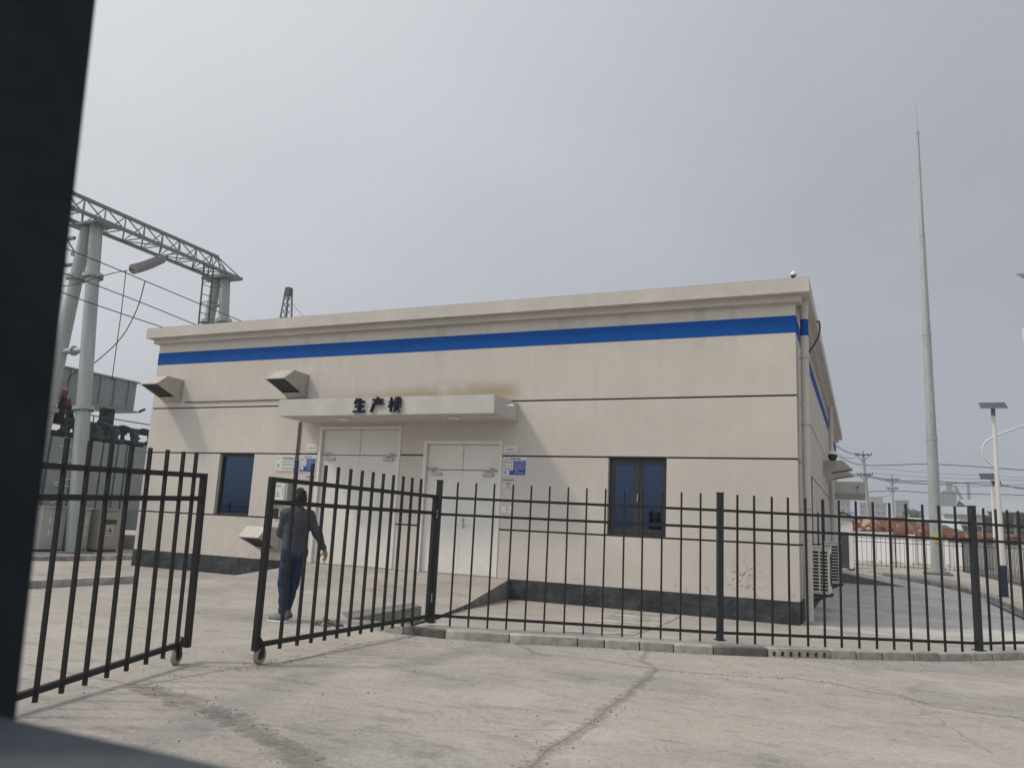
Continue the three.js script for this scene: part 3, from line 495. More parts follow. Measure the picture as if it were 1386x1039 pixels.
// ------------------------------------------------------------------ signs, boxes, air conditioners, small fittings
const cv = (w, h, fn) => { const c = document.createElement('canvas'); c.width = w; c.height = h; const x = c.getContext('2d'); fn(x, w, h); const t = new THREE.CanvasTexture(c); t.colorSpace = THREE.SRGBColorSpace; return t; };
const dashes = (x, x0, y, x1, h, colr, gap = .35) => { x.fillStyle = colr; let p = x0; while (p < x1) { const w = h * rr(.5, .95); x.fillRect(p, y + rr(0, h * .12), w, h * rr(.7, 1)); x.clearRect; p += w + h * gap * rr(.5, 1.2); } };
function board(name, x0, x1, y0, y1, draw, label, category = 'sign', z = -FD, d = .012, frame = M.lampWhite) {
  const g = thing(name, label, category, [(x0 + x1) / 2, y0, z], 0); const w = x1 - x0, h = y1 - y0;
  add(g, 'backing', new RoundedBoxGeometry(w, h, d, 1, .003).translate(0, h / 2, d / 2 + .001), frame);
  const t = cv(512, Math.round(512 * h / w), draw); const p = new THREE.PlaneGeometry(w - .008, h - .008).translate(0, h / 2, d + .0035);
  add(g, 'printed_face', p, std({ map: t, roughness: .4 })); return g;
}
board('notice_sign', -13.14, -12.58, 2.50, 2.895, (x, w, h) => { x.fillStyle = '#cfd0cc'; x.fillRect(0, 0, w, h); dashes(x, 150, 8, 400, 16, '#555'); x.fillStyle = '#222'; x.fillRect(16, 42, 120, 8); x.fillRect(180, 40, 320, 40); dashes(x, 190, 48, 490, 22, '#ddd', .5); x.fillStyle = '#2a3640'; x.fillRect(170, 118, 330, 10); x.fillRect(170, 198, 330, 10); x.fillStyle = '#a9c6c4'; x.fillRect(170, 128, 330, 70); x.fillStyle = '#556'; x.beginPath(); x.moveTo(70, 170); x.lineTo(105, 240); x.lineTo(35, 240); x.fill(); dashes(x, 190, 265, 490, 36, '#444', .6); x.fillStyle = '#a02028'; x.fillRect(0, h - 26, w, 12); }, 'white notice board with black bars and red bottom line, left of the pipes', 'sign');
const blueBoard = rev => (x, w, h) => { x.fillStyle = '#c9d0d2'; x.fillRect(0, 0, w, h); x.fillStyle = '#243c86'; x.fillRect(18, 74, w - 36, h - 94); dashes(x, 150, 22, 360, 32, '#2a2f3a', .3); x.fillStyle = '#333'; x.fillRect(70, 22, 14, 34); x.fillStyle = '#cfcfd0'; x.fillRect(24, 80, 200, 190); x.fillRect(24, 276, 120, 80); const cs = ['#b0402c', '#3a4a80', '#8a8a90', '#c0a040']; for (let a = 0; a < 3; a++) for (let b = 0; b < 3; b++) { x.fillStyle = cs[(a * 2 + b) % 4]; x.beginPath(); x.arc(60 + b * 62, 112 + a * 62, 20, 0, 7); x.fill(); x.fillStyle = '#e6e2dc'; x.fillRect(52 + b * 62, 106 + a * 62, 16, 12); } x.fillStyle = '#22232c'; x.fillRect(44, 292, 30, 44); for (let k = 0; k < 6; k++) dashes(x, 250, 92 + k * 44, w - (k === 4 ? 190 : 50), 20, '#a9b6d8', .35); };
board('safety_board', -12.44, -11.93, 2.50, 2.915, blueBoard(0), 'blue and white safety notice left of the taller double door');
board('safety_board', -7.02, -6.47, 2.52, 2.93, blueBoard(1), 'blue and white safety notice right of the shorter double door');
const plate = (x, w, h) => { x.fillStyle = '#d2d3d0'; x.fillRect(0, 0, w, h); dashes(x, 130, h * .38, 380, h * .16, '#555', .4); dashes(x, 30, h * .82, 480, h * .07, '#666', .1); };
board('door_plate', -12.25, -11.94, 2.97, 3.18, plate, 'small white door plate above the safety notice by the taller door');
board('door_plate', -7.03, -6.70, 2.985, 3.175, plate, 'small white door plate above the safety notice by the shorter door');
board('door_plate', -7.02, -6.70, 2.25, 2.47, (x, w, h) => { x.fillStyle = '#c2beb8'; x.fillRect(0, 0, w, h); dashes(x, 20, 20, 440, 56, '#3a3030', .3); dashes(x, 150, 130, 300, 26, '#433', .1); dashes(x, 150, 185, 300, 26, '#433', .1); dashes(x, 170, 270, 280, 30, '#433', .1); }, 'greyish paper notice below the blue board by the shorter door');
board('door_plate', -12.21, -11.92, 2.36, 2.45, (x, w, h) => { x.fillStyle = '#c2beb8'; x.fillRect(0, 0, w, h); dashes(x, 20, 40, 490, 70, '#2a2626', .25); }, 'narrow paper strip notice below the blue board by the taller door');
{
  const g = thing('control_box', 'grey wall box with white warning label under the notice board', 'electrical box', [-12.83, 1.74, -FD]);
  add(g, 'casing', new RoundedBoxGeometry(.5, .5, .16, 2, .01).translate(0, .25, .083), std({ color: col(.34, .36, .33), roughness: .5 }));
  add(g, 'door_panel', new RoundedBoxGeometry(.40, .44, .012, 1, .004).translate(-.03, .25, .169), M.lampWhite);
  add(g, 'warning_label', new THREE.PlaneGeometry(.36, .40).translate(-.03, .25, .1785), std({ roughness: .5, map: cv(256, 284, (x, w, h) => { x.fillStyle = '#cfd6cf'; x.fillRect(0, 0, w, h); dashes(x, 60, 14, 200, 26, '#364', .3); x.strokeStyle = '#b03a22'; x.lineWidth = 9; x.beginPath(); x.moveTo(128, 120); x.lineTo(172, 200); x.lineTo(84, 200); x.closePath(); x.stroke(); x.fillStyle = '#222'; x.beginPath(); x.moveTo(132, 138); x.lineTo(118, 172); x.lineTo(130, 168); x.lineTo(126, 190); x.lineTo(142, 160); x.lineTo(130, 164); x.fill(); x.fillStyle = '#333'; x.fillRect(230, 40, 8, 150); }) }));
  add(g, 'cable_tail', merge([tube([V(-.16, 0, .06), V(-.17, -.15, .05), V(-.15, -.32, .03)], .012, 10, 6), bx(-.22, -.1, -.33, -.12, .01, .05)]), M.black);
}
for (const [x0, x1, l] of [[-7.02, -6.885, 'white square wall switch next to the door frame of the shorter door'], [-6.86, -6.725, 'white square wall switch farther from the shorter door']]) {
  const g = thing('wall_switch', l, 'switch', [(x0 + x1) / 2, 1.75, -FD]); add(g, 'plate', new RoundedBoxGeometry(.125, .135, .014, 1, .004).translate(0, .0675, .008), M.lampWhite); add(g, 'rocker', new RoundedBoxGeometry(.06, .07, .012, 1, .003).translate(0, .0675, .019), M.acCase);
}
function airConditioner(pos, label) {
  const g = thing('air_conditioner', label, 'air conditioner', pos, 0, 'outdoor units along the side wall');
  add(g, 'casing', rbx(0, .36, 0, .86, -.86, -.02, .018, 2), M.acCase);
  add(g, 'coil', bx(.03, .33, .06, .80, -.018, -.008), M.black);
  for (const x of [.012, .178, .335]) add(g, 'grille_post', bx(x - .012, x + .012, .03, .83, -.019, .006), M.acCase);
  for (let k = 0; k < 13; k++) add(g, 'louvre', bx(.012, .335, .045 + k * .0625, .063 + k * .0625, -.015, .004), M.acCase);
  add(g, 'lid', rbx(-.01, .37, .86, .885, -.87, 0, .01, 1), M.acCase);
  add(g, 'fan_guard', new THREE.TorusGeometry(.3, .012, 5, 32).rotateY(Math.PI / 2).translate(.365, .45, -.36), M.black);
  for (const z of [-.72, -.14]) add(g, 'bracket', merge([bx(-.2, .4, -.05, -.008, z - .02, z + .02), bar(V(-.2, -.28, z), V(.3, -.045, z), .03, .02)]), M.tankDark);
  return g;
}
airConditioner([-.985, .50, -16.35], 'beige outdoor unit with louvred end, beside the rain pipe at the corner');
airConditioner([-.86, .60, -18.6], 'beige outdoor unit set behind the first unit on the side wall');
{
  const g = thing('security_camera', 'small dark dome camera on the side wall above the cowls', 'camera', [XR + .1, 3.95, -25.0]);
  add(g, 'dome', new THREE.SphereGeometry(.13, 14, 10).translate(.18, 0, 0), M.black); add(g, 'arm', rod(V(-.1, .12, 0), V(.18, .14, 0), .03), M.lampWhite); add(g, 'cap', new THREE.CylinderGeometry(.1, .14, .08, 14).translate(.18, .1, 0), M.lampWhite);
}
{
  const g = thing('roof_camera', 'small white dome fitting on the roof edge at the corner', 'camera', [-1.10, 6.30, -FD + .1]);
  add(g, 'stem', rod(V(0, 0, 0), V(0, .12, 0), .012, .012, 8), M.steelGrey); add(g, 'dome', new THREE.SphereGeometry(.065, 16, 8, 0, Math.PI * 2, 0, Math.PI * .6).translate(0, .14, 0), M.lampWhite); add(g, 'eye', new THREE.SphereGeometry(.042, 12, 8).translate(-.01, .11, .02), M.tankDark);
}

// ------------------------------------------------------------------ steel fences and gates
const TOPY = 2.04, R1 = 1.825, R2 = 1.60, RB = .27, PB = .145;
const shared = { picket: metreUV(new THREE.BoxGeometry(.0235, TOPY - PB, .0235)), post: metreUV(new RoundedBoxGeometry(.078, 1.88, .078, 1, .006)), cap: new RoundedBoxGeometry(.09, .012, .09, 1, .003) };
function fenceRun(g, pts, n, y0 = KTOP, opt = {}) {   // posts at pts, n pickets between neighbours
  const pp = opt.posts ?? pts.map(() => true), th = opt.thick ?? 1;
  pts.forEach(([x, z], i) => { if (!pp[i]) return; const a = i + 1 < pts.length ? pts[i + 1] : pts[i - 1], ang = Math.atan2(-(a[1] - z), a[0] - x); const p = add(g, 'post', shared.post, M.fencePost, [x, y0 + .93, z], [0, ang, 0]); add(p, 'post_cap', shared.cap, M.fencePost, [0, .945, 0]); add(p, 'base_plate', new THREE.BoxGeometry(.13, .01, .13), M.fencePost, [0, -.925, 0]); });
  for (let i = 0; i + 1 < pts.length; i++) {
    const [x0, z0] = pts[i], [x1, z1] = pts[i + 1], l = Math.hypot(x1 - x0, z1 - z0), ang = Math.atan2(-(z1 - z0), x1 - x0), mx = (x0 + x1) / 2, mz = (z0 + z1) / 2;
    const rail = metreUV(new THREE.BoxGeometry(l - .09, .035, .03));
    for (const y of [R1, R2, RB]) add(g, 'rail', rail, M.fence, [mx, y + y0 - KTOP, mz], [0, ang, 0]);
    for (let k = 1; k <= n; k++) { const t = k / (n + 1); add(g, 'picket', shared.picket, M.fence, [x0 + (x1 - x0) * t + rr(-.004, .004), (TOPY + PB) / 2 + y0 - KTOP, z0 + (z1 - z0) * t], [rr(-.004, .004), ang, rr(-.006, .006)]); }
  }
}
const P0 = [-5.30, -9.49], P1 = [-1.74, -10.71], P2 = [1.33, -12.36], P3 = [3.75, -14.95];
{ const g = thing('steel_fence', 'black steel picket fence along the kerb in front of the building', 'fence'); fenceRun(g, [P0, P1, P2, P3], 14); }
function gateLeaf(hinge, end, wheelAt, picketTs, label, bluePicket, sag = 0) {
  const dx = end[0] - hinge[0], dz = end[1] - hinge[1], L = Math.hypot(dx, dz), g = thing('gate_leaf', label, 'gate', [hinge[0], ROAD, hinge[1]], Math.atan2(-dz, dx), 'leaves of the wheeled gate');
  g.position.y -= sag; g.rotation.z = sag / L;
  const y = v => v - ROAD;
  for (const [n, v] of [['top_rail', 1.83], ['middle_rail', 1.61], ['bottom_rail', .265]]) add(g, n, metreUV(new THREE.BoxGeometry(L - .05, .045, .04).translate(L / 2, 0, 0)), M.fence, [0, y(v), 0]);
  add(g, 'end_stile', metreUV(new THREE.BoxGeometry(.06, 1.64, .05)), M.fence, [L, y(1.033), 0]);
  add(g, 'hinge_stile', metreUV(new THREE.BoxGeometry(.05, 1.64, .045)), M.fence, [.075, y(1.033), 0]);
  for (const v of [.5, 1.6]) add(g, 'hinge', rod(V(.0, y(v) - .06, 0), V(.0, y(v) + .06, 0), .018), M.steelGrey);
  const pk = metreUV(new THREE.BoxGeometry(.028, 1.85, .028));
  picketTs.forEach((t, i) => { const p = add(g, 'picket', pk, M.fence, [t, y(1.115), .012], [0, 0, rr(-.006, .006)]); if (i === bluePicket) add(p, 'painted_tip', new THREE.BoxGeometry(.0295, .22, .0295), M.navyPaint, [0, .82, 0]); });
  const w = add(g, 'castor', new THREE.TorusGeometry(.058, .024, 10, 24), M.rubber, [wheelAt, .083, .0]);
  add(w, 'wheel_hub', new THREE.CylinderGeometry(.04, .04, .045, 16).rotateX(Math.PI / 2), M.tankDark);
  const fk = merge([bx(-.025, .025, -.01, .105, .031, .037), bx(-.025, .025, -.01, .105, -.037, -.031), bx(-.03, .03, .10, .112, -.04, .04), bar(V(.0, .105, 0), V(.05, .16, 0), .04, .05)]); add(w, 'fork', fk, M.fence);
  return g;
}
gateLeaf([P0[0], P0[1] + .04], [-5.31, -6.14], 3.24, [.44, .665, .89, 1.115, 1.34, 1.565, 1.79, 2.015, 2.24, 2.465, 2.69, 2.95, 3.06].filter((v, i) => i < 12).map(v => v), 'black picket gate leaf hinged to the fence post, person standing behind it', 11);
const HL = [-4.985, -2.72];
gateLeaf(HL, [-5.91, -5.89], 3.13, [.27, .53, .79, 1.05, 1.31, 1.57, 1.83, 2.09, 2.35, 2.62, 2.88, 3.1].map(v => v), 'black picket gate leaf swung nearer the street, standing clear of the building corner', -1, .115);
{ const g = thing('steel_fence', 'black steel picket fence carrying the street-side gate leaf', 'fence'); fenceRun(g, [HL.map((v, i) => v + (i ? .06 : .02)), [-4.6, 1.2], [-4.5, 5]], 14, ROAD); }
{ const g = thing('steel_fence', 'distant black picket fence in front of the white boundary wall', 'fence'); fenceRun(g, [[-2.2, -51.5], [1.6, -51.5], [5.0, -51.5], [5.1, -47.6], [5.2, -43.7], [5.3, -39.8], [5.4, -35.9], [5.6, -32.0], [5.9, -28.1], [6.3, -24.2], [6.8, -20.4]], 14, .14); }

{ const g = thing('steel_fence', 'black picket fence mirrored in the window left of the doors', 'fence'); const pts = []; for (let x = -20; x >= -46; x -= 3.75) pts.push([x, 2.2]); fenceRun(g, pts, 14, ROAD); }
// ------------------------------------------------------------------ frame close to the camera
{
  const g = thing('street_barrier', 'dark steel barrier post with broad sill rail, out of focus close by', 'barrier');
  const Z = -.42, a = atZ(128, 10, Z), b = atZ(19, 985, Z), dir = a.clone().sub(b).divideScalar(a.y - b.y);
  const lo = b.clone().add(dir.clone().multiplyScalar(ROAD - b.y)), hi = b.clone().add(dir.clone().multiplyScalar(2.3 - b.y)), sx = V(-.06, 0, .085);
  const mt = new THREE.MeshPhysicalMaterial({ map: rep(mottle(.022, .027, .034, .25), .4), roughness: .9, specularIntensity: .25 }), mt2 = new THREE.MeshPhysicalMaterial({ map: rep(mottle(.074, .086, .098, .12), .4), roughness: .85, specularIntensity: .4 });
  add(g, 'post', metreUV(bar(lo.clone().add(sx), hi.clone().add(sx), .12, .17)), mt);
  const r = atZ(20, 969, -.40), top = r.y;
  const y0 = top;
  add(g, 'sill_rail', metreUV(new RoundedBoxGeometry(2.6, .04, .17, 3, .008).translate(r.x + 1.15, y0 - .02, -.40 + .085)), mt2);
  add(g, 'panel', bx(r.x - .1, r.x + 2.4, ROAD + .06, y0 - .04, -.375, -.345), mt);
  for (const x of [.9]) add(g, 'post', bx(r.x + 2.38, r.x + 2.45, ROAD, 2.3, -.42, -.35), mt);
}

// ------------------------------------------------------------------ the person
function sdfMesh(bones, c, size, res, kk = .03) {   // tapered capsules blended into one surface; bones: [ax, ay, az, ra, bx, by, bz, rb, flatten?]
  const mc = new MarchingCubes(res, M.black, false, false, 160000); mc.isolation = 0; mc.reset();
  const half = res / 2, s = size / 2, f = mc.field;
  for (let k = 0; k < res; k++) for (let j = 0; j < res; j++) for (let i = 0; i < res; i++) {
    const x = c[0] + (i - half) / half * s, y = c[1] + (j - half) / half * s, z = c[2] + (k - half) / half * s; let D = 9;
    for (const b of bones) {
      const ux = b[4] - b[0], uy = b[5] - b[1], uz = b[6] - b[2], fl = b[8] ?? 1; let px = x - b[0], py = y - b[1], pz = z - b[2];
      const l2 = ux * ux + uy * uy + uz * uz, t = l2 ? Math.min(1, Math.max(0, (px * ux + py * uy + pz * uz) / l2)) : 0; px -= ux * t; py -= uy * t; pz -= uz * t; pz /= fl;
      const r = b[3] + (b[7] - b[3]) * t, d = (Math.sqrt(px * px + py * py + pz * pz) - r) * Math.min(1, fl);
      const kb = b[9] ?? kk, h = Math.max(kb - Math.abs(D - d), 0) / kb; D = Math.min(D, d) - h * h * kb * .25;
    }
    f[i + j * res + k * res * res] = -D;
  }
  mc.update(); const n = mc.count ?? mc.geometry.drawRange.count, p = new Float32Array(n * 3);
  for (let i = 0; i < n; i++) { p[i * 3] = c[0] + mc.positionArray[i * 3] * s; p[i * 3 + 1] = c[1] + mc.positionArray[i * 3 + 1] * s; p[i * 3 + 2] = c[2] + mc.positionArray[i * 3 + 2] * s; }
  let g = new THREE.BufferGeometry(); g.setAttribute('position', new THREE.BufferAttribute(p, 3)); g = mergeVertices(g, 1e-4); g.computeVertexNormals(); return g;
}
{
  const g = thing('person', 'person in dark sweater and blue jeans walking behind the gate leaf', 'person', [-7.15, .072, -8.85], .98);
  // faces -z; x is the person's right
  const hipL = [-.082, .93, 0], hipR = [.082, .93, .0], knL = [-.105, .51, .0], knR = [.06, .50, -.09], anL = [-.11, .09, .10], anR = [-.005, .09, -.09];
  const shL = [-.168, 1.425, .0], shR = [.168, 1.425, .0], elL = [-.165, 1.17, -.13], elR = [.285, 1.175, .06], wrL = [-.03, 1.07, -.31], wrR = [.42, .965, .0];
  const skin = std({ color: col(.32, .19, .13), roughness: .6 });
  const palm = [wrR[0] + .022, wrR[1] - .045, wrR[2] - .02], pe = [wrR[0] + .04, wrR[1] - .085, wrR[2] - .032];
  const fing = []; for (let i = 0; i < 4; i++) { const ox = -.012 + .0 * i, oz = .026 - i * .021, len = [.034, .038, .036, .028][i]; let p = [pe[0] + ox + .004, pe[1] + .004, pe[2] + oz]; const dirs = [[.25, -.95, -.05], [-.35, -.92, 0], [-.85, -.4, 0]]; for (let q = 0; q < 3; q++) { const d = dirs[q], l = len * [1, .75, .6][q], e = [p[0] + d[0] * l, p[1] + d[1] * l, p[2] + d[2] * l]; fing.push([...p, .0095 - q * .0008, ...e, .0088 - q * .001, 1, .006]); p = e; } }
  const th0 = [palm[0] - .008, palm[1] + .004, palm[2] - .034]; fing.push([...th0, .012, th0[0] - .02, th0[1] - .03, th0[2] - .022, .0105, 1, .01], [th0[0] - .02, th0[1] - .03, th0[2] - .022, .0105, th0[0] - .036, th0[1] - .052, th0[2] - .012, .009, 1, .006]);
  const handBones = [[...wrR, .028, ...palm, .034, 1, .02], [palm[0], palm[1], palm[2] + .018, .024, pe[0], pe[1], pe[2] + .022, .021, 1, .02], [palm[0], palm[1], palm[2] - .018, .024, pe[0], pe[1], pe[2] - .022, .021, 1, .02], ...fing];
  const headB = [[0, 1.47, .0, .056, 0, 1.58, -.015, .055], [0, 1.675, .0, .098, 0, 1.645, -.03, .088], [0, 1.60, -.055, .055, 0, 1.585, -.07, .038], [0, 1.635, -.108, .013, 0, 1.615, -.128, .013, 1, .02], [-.088, 1.655, .0, .012, -.096, 1.62, .0, .016, 1, .012], [.088, 1.655, .0, .012, .096, 1.62, .0, .016, 1, .012], [-.035, 1.652, -.1, .014, -.03, 1.652, -.1, .014, 1, .012], [.035, 1.652, -.1, .014, .03, 1.652, -.1, .014, 1, .012], [-.02, 1.575, -.108, .008, .02, 1.575, -.108, .008, 1, .012]];
  const bodyBones = [[0, 1.0, 0, .135, 0, 1.2, 0, .13, .75], [0, 1.2, 0, .13, 0, 1.4, 0, .14, .75], [...shL, .06, ...elL, .045], [...elL, .044, ...wrL, .03], [...shR, .06, ...elR, .045], [...elR, .044, ...wrR, .03], [wrL[0], wrL[1], wrL[2], .03, wrL[0] + .02, wrL[1] - .05, wrL[2] - .05, .034], [...hipL, .078, ...knL, .055], [...knL, .052, ...anL, .036], [...hipR, .078, ...knR, .055], [...knR, .052, ...anR, .036], [...anL, .035, anL[0] - .01, .04, anL[2] - .1, .03], [...anR, .035, anR[0], .04, anR[2] - .1, .03], ...headB.slice(0, 3)];
  add(g, 'body', merge([sdfMesh(bodyBones, [0, .9, 0], 2.0, 120, .03), sdfMesh(headB, [0, 1.6, -.02], .42, 84, .03), sdfMesh(handBones, [palm[0], palm[1] - .03, palm[2]], .24, 76, .012)]), skin);
  const fab = mottle(.058, .064, .082, .35, .05, 256, 8), den = mottle(.013, .027, .075, .6, .05, 256, 8);
  const uvY = q => { const p = q.attributes.position, u = new Float32Array(p.count * 2); for (let i = 0; i < p.count; i++) { u[i * 2] = Math.atan2(p.getX(i), p.getZ(i)) * .2; u[i * 2 + 1] = p.getY(i); } q.setAttribute('uv', new THREE.BufferAttribute(u, 2)); return q; };
  const wrinkle = (q, a, fr) => { const p = q.attributes.position, n = q.attributes.normal; for (let i = 0; i < p.count; i++) { const x = p.getX(i), y = p.getY(i), z = p.getZ(i), w = a * (fbm(x * fr + 9 + z * 6, y * fr * 1.8 + x * 7 + 20, 3) - .5) * 2; p.setXYZ(i, x + n.getX(i) * w, y + n.getY(i) * w, z + n.getZ(i) * w); } q.computeVertexNormals(); return q; };
  const sweater = [[-.03, .935, .004, .135, .03, .935, .004, .135, .85], [0, .96, 0, .160, 0, 1.06, .0, .155, .76], [0, 1.06, 0, .155, 0, 1.25, .005, .158, .78], [0, 1.25, .005, .158, 0, 1.345, .008, .15, .8], [-.05, 1.39, .01, .105, .05, 1.39, .01, .105, .9], [0, 1.46, .005, .075, 0, 1.525, .0, .064, .95], [0, 1.45, .005, .07, ...shL, .066], [0, 1.45, .005, .07, ...shR, .066], [...shL, .07, ...elL, .056], [...elL, .056, wrL[0] - .0, wrL[1] + .03, wrL[2] + .03, .043], [...shR, .07, ...elR, .056], [...elR, .056, wrR[0] - .012, wrR[1] + .03, wrR[2] + .006, .041]];
  add(g, 'sweater', uvY(wrinkle(sdfMesh(sweater, [0, 1.2, 0], 1.0, 92, .05), .011, 9)), std({ map: rep(fab, .4), bumpMap: rep(fineBump, .12), bumpScale: .003, roughness: .95 }));
  const jeans = [[-.045, .965, .005, .11, .045, .965, .005, .11, .9], [-.06, .89, .022, .108, .06, .89, .022, .108, .95], [...hipL, .096, ...knL, .074], [...knL, .072, anL[0], anL[1] + .075, anL[2] + .008, .060], [...hipR, .096, ...knR, .074], [...knR, .072, anR[0], anR[1] + .075, anR[2] + .008, .060]];
  add(g, 'jeans', uvY(wrinkle(sdfMesh(jeans, [0, .58, 0], 1.15, 96, .035), .012, 8)), std({ map: rep(den, .5), bumpMap: rep(fineBump, .1), bumpScale: .003, roughness: .9 }));
  const hairB = [[0, 1.69, .008, .093, 0, 1.665, .02, .089], [0, 1.715, -.03, .076, 0, 1.712, .0, .084], [-.02, 1.625, .045, .06, .02, 1.615, .04, .052], [-.07, 1.67, .01, .035, -.075, 1.64, .02, .026], [.07, 1.67, .01, .035, .075, 1.64, .02, .026]];
  add(g, 'hair', wrinkle(sdfMesh(hairB, [0, 1.68, .01], .4, 80, .02), .012, 40), std({ color: col(.008, .007, .007), roughness: .7 }));
  for (const [a, s] of [[anL, -1], [anR, 1]]) {   // sneakers, toes turned out to the left
    const q = (f, y, side = 0) => [a[0] - .62 * f + .78 * side, y, a[2] - .78 * f - .62 * side];
    const sh = add(g, 'shoe', sdfMesh([[...q(-.03, .078), .052, ...q(.05, .066), .05], [...q(.05, .06), .05, ...q(.165, .046), .044], [...q(-.03, .1), .05, ...q(-.02, .135), .05]], [...q(.08, .08)], .42, 60, .02), std({ color: col(.15, .155, .165), roughness: .7 }));
    add(sh, 'sole', sdfMesh([[...q(-.035, .022), .056, ...q(.07, .022), .053], [...q(.07, .022), .053, ...q(.172, .022), .049]], [...q(.08, .02)], .42, 52, .02).scale(1, .5, 1).translate(0, .006, 0), std({ color: col(.62, .62, .60), roughness: .7 }));
    add(sh, 'side_patch', bar(V(...q(-.02, .075, .05)), V(...q(.09, .06, .049)), .035, .012), M.tankDark); add(sh, 'heel_patch', bar(V(...q(-.078, .05)), V(...q(-.08, .1)), .05, .012), M.tankDark);
  }
  const key = thing('key_bunch', 'small dark key bunch held in the right hand of the person', 'keys', [-7.15, .072, -8.85], .98);
  add(key, 'key_ring', new THREE.TorusGeometry(.02, .003, 6, 18).translate(pe[0] + .0, pe[1] - .04, pe[2] - .01), M.steelGrey); add(key, 'key', merge([bar(V(pe[0], pe[1] - .055, pe[2] - .01), V(pe[0] + .012, pe[1] - .12, pe[2] - .02), .016, .004), bar(V(pe[0] - .01, pe[1] - .055, pe[2] - .01), V(pe[0] - .02, pe[1] - .115, pe[2] + .0), .016, .004)]), M.black);
}

// ------------------------------------------------------------------ switchyard at the left
{ // low kerbs
  for (const [x, z0, z1, y, l] of [[-12.75, -11.1, 6, .08, 'long low concrete kerb edging the driveway beside the gate'], [-19.5, -17.1, -6, .0, 'low concrete kerb in front of the transformer cabinets']]) { const g = thing('edging_kerb', l, 'kerb', [x, y, 0]); let z = z0, k = 0; while (z < z1) { add(g, 'kerb_stone', rbx(-.09, .09, -.1, .13, z + .005, Math.min(z1, z + 1.2) - .005, .015, 1), M.kerb[k++ % 3]); z += 1.2; } }
}
const GX = -24.08, GH = 11.0;
{ // portal gantry: two A-frames of steel tube and a triangular lattice beam
  const g = thing('portal_gantry', 'galvanised steel substation gantry with tubular A-frame legs and lattice beam', 'gantry');
  const leg = (topX, topZ, bx0, bz) => {
    const p = new THREE.Group(); p.name = 'leg'; g.add(p); const T = V(topX, GH - .1, topZ), Bt = V(bx0, -.03, bz), q = t => Bt.clone().lerp(T, t);
    add(p, 'tube', rod(Bt, T, .235, .205, 22), M.galvPole);
    for (const t of [.42, .835]) { add(p, 'flange', rod(q(t - .006), q(t + .006), .33, .33, 22), M.galvPole); const bs = []; for (let k = 0; k < 12; k++) { const a = k * Math.PI / 6, c = q(t); bs.push(rod(V(c.x + .285 * Math.cos(a), c.y - .1, c.z + .285 * Math.sin(a)), V(c.x + .285 * Math.cos(a), c.y + .1, c.z + .285 * Math.sin(a)), .016, .016, 6)); } add(p, 'flange_bolts', merge(bs), M.tankDark).userData.kind = 'stuff'; }
    add(p, 'foot_plate', bx(bx0 - .4, bx0 + .4, -.06, .03, bz - .4, bz + .4), M.galv);
    return q;
  };
  for (const z of [-17.45, -23.5]) {
    const qa = leg(GX + .22, z, GX + 1.4, z), qb = leg(GX - .22, z, GX - 1.25, z);
    const c1 = qa(.6), c2 = qb(.6); add(g, 'cross_tie', rod(c1, c2, .1, .1, 14), M.galvPole); const c3 = c1.clone().lerp(c2, .5); add(g, 'tie_flange', rod(c3.clone().add(V(-.03, 0, 0)), c3.clone().add(V(.03, 0, 0)), .17, .17, 14), M.galvPole);
    const c5 = qa(.9), c6 = qb(.9); add(g, 'cross_tie', rod(c5, c6, .05, .05, 10), M.galvPole);
    add(g, 'head_plate', bx(GX - .75, GX + .75, GH - .1, GH - .02, z - .35, z + .35), M.galv);
  }
  const w = .55, hh = .78, zA = -8, zB = -24.1, b0 = GH + .0, ch = (x, y, a, b) => bar(V(x, y, a), V(x, y, b), .11, .11);
  add(g, 'chord', ch(GX + w, b0 + .06, zA, zB), M.galv); add(g, 'chord', ch(GX - w, b0 + .06, zA, zB), M.galv); add(g, 'chord', ch(GX, b0 + hh, zA, zB + .9), M.galv);
  let i = 0; for (let z = zB; z < zA - .5; z += .83, i++) {
    const zt = Math.max(z + .41, zB + .9), L = V(GX + w, b0 + .06, z), L2 = V(GX + w, b0 + .06, z + .83), Rr = V(GX - w, b0 + .06, z), R2_ = V(GX - w, b0 + .06, z + .83), T = V(GX, b0 + hh, zt);
    add(g, 'lattice_brace', merge([bar(L, T, .035), bar(T, L2, .035), bar(Rr, T, .035), bar(T, R2_, .035), bar(L, Rr, .035), bar(i % 2 ? L : Rr, i % 2 ? R2_ : L2, .035)]), M.galv);
  }
  // second beam behind
  const lad = new THREE.Group(); lad.name = 'ladder'; g.add(lad); const lz = atX(280, 400, GX + .75).z, lx = GX + .75;
  for (const s of [-.24, .24]) add(lad, 'stringer', bar(V(lx + .3, 0, lz + s), V(lx - .1, GH, lz + s), .045), M.tankDark);
  for (let y = .3; y < GH; y += .38) add(lad, 'rung', rod(V(lx + .3 - y / GH * .4, y, lz - .24), V(lx + .3 - y / GH * .4, y, lz + .24), .016, .016, 6), M.tankDark);
  for (let y = 3; y < GH; y += .8) { const cx = lx + .3 - y / GH * .4; add(lad, 'cage_hoop', tube([V(cx, y, lz - .24), V(cx + .35, y, lz - .36), V(cx + .62, y, lz), V(cx + .35, y, lz + .36), V(cx, y, lz + .24)], .014, 16, 5), M.tankDark); }
}
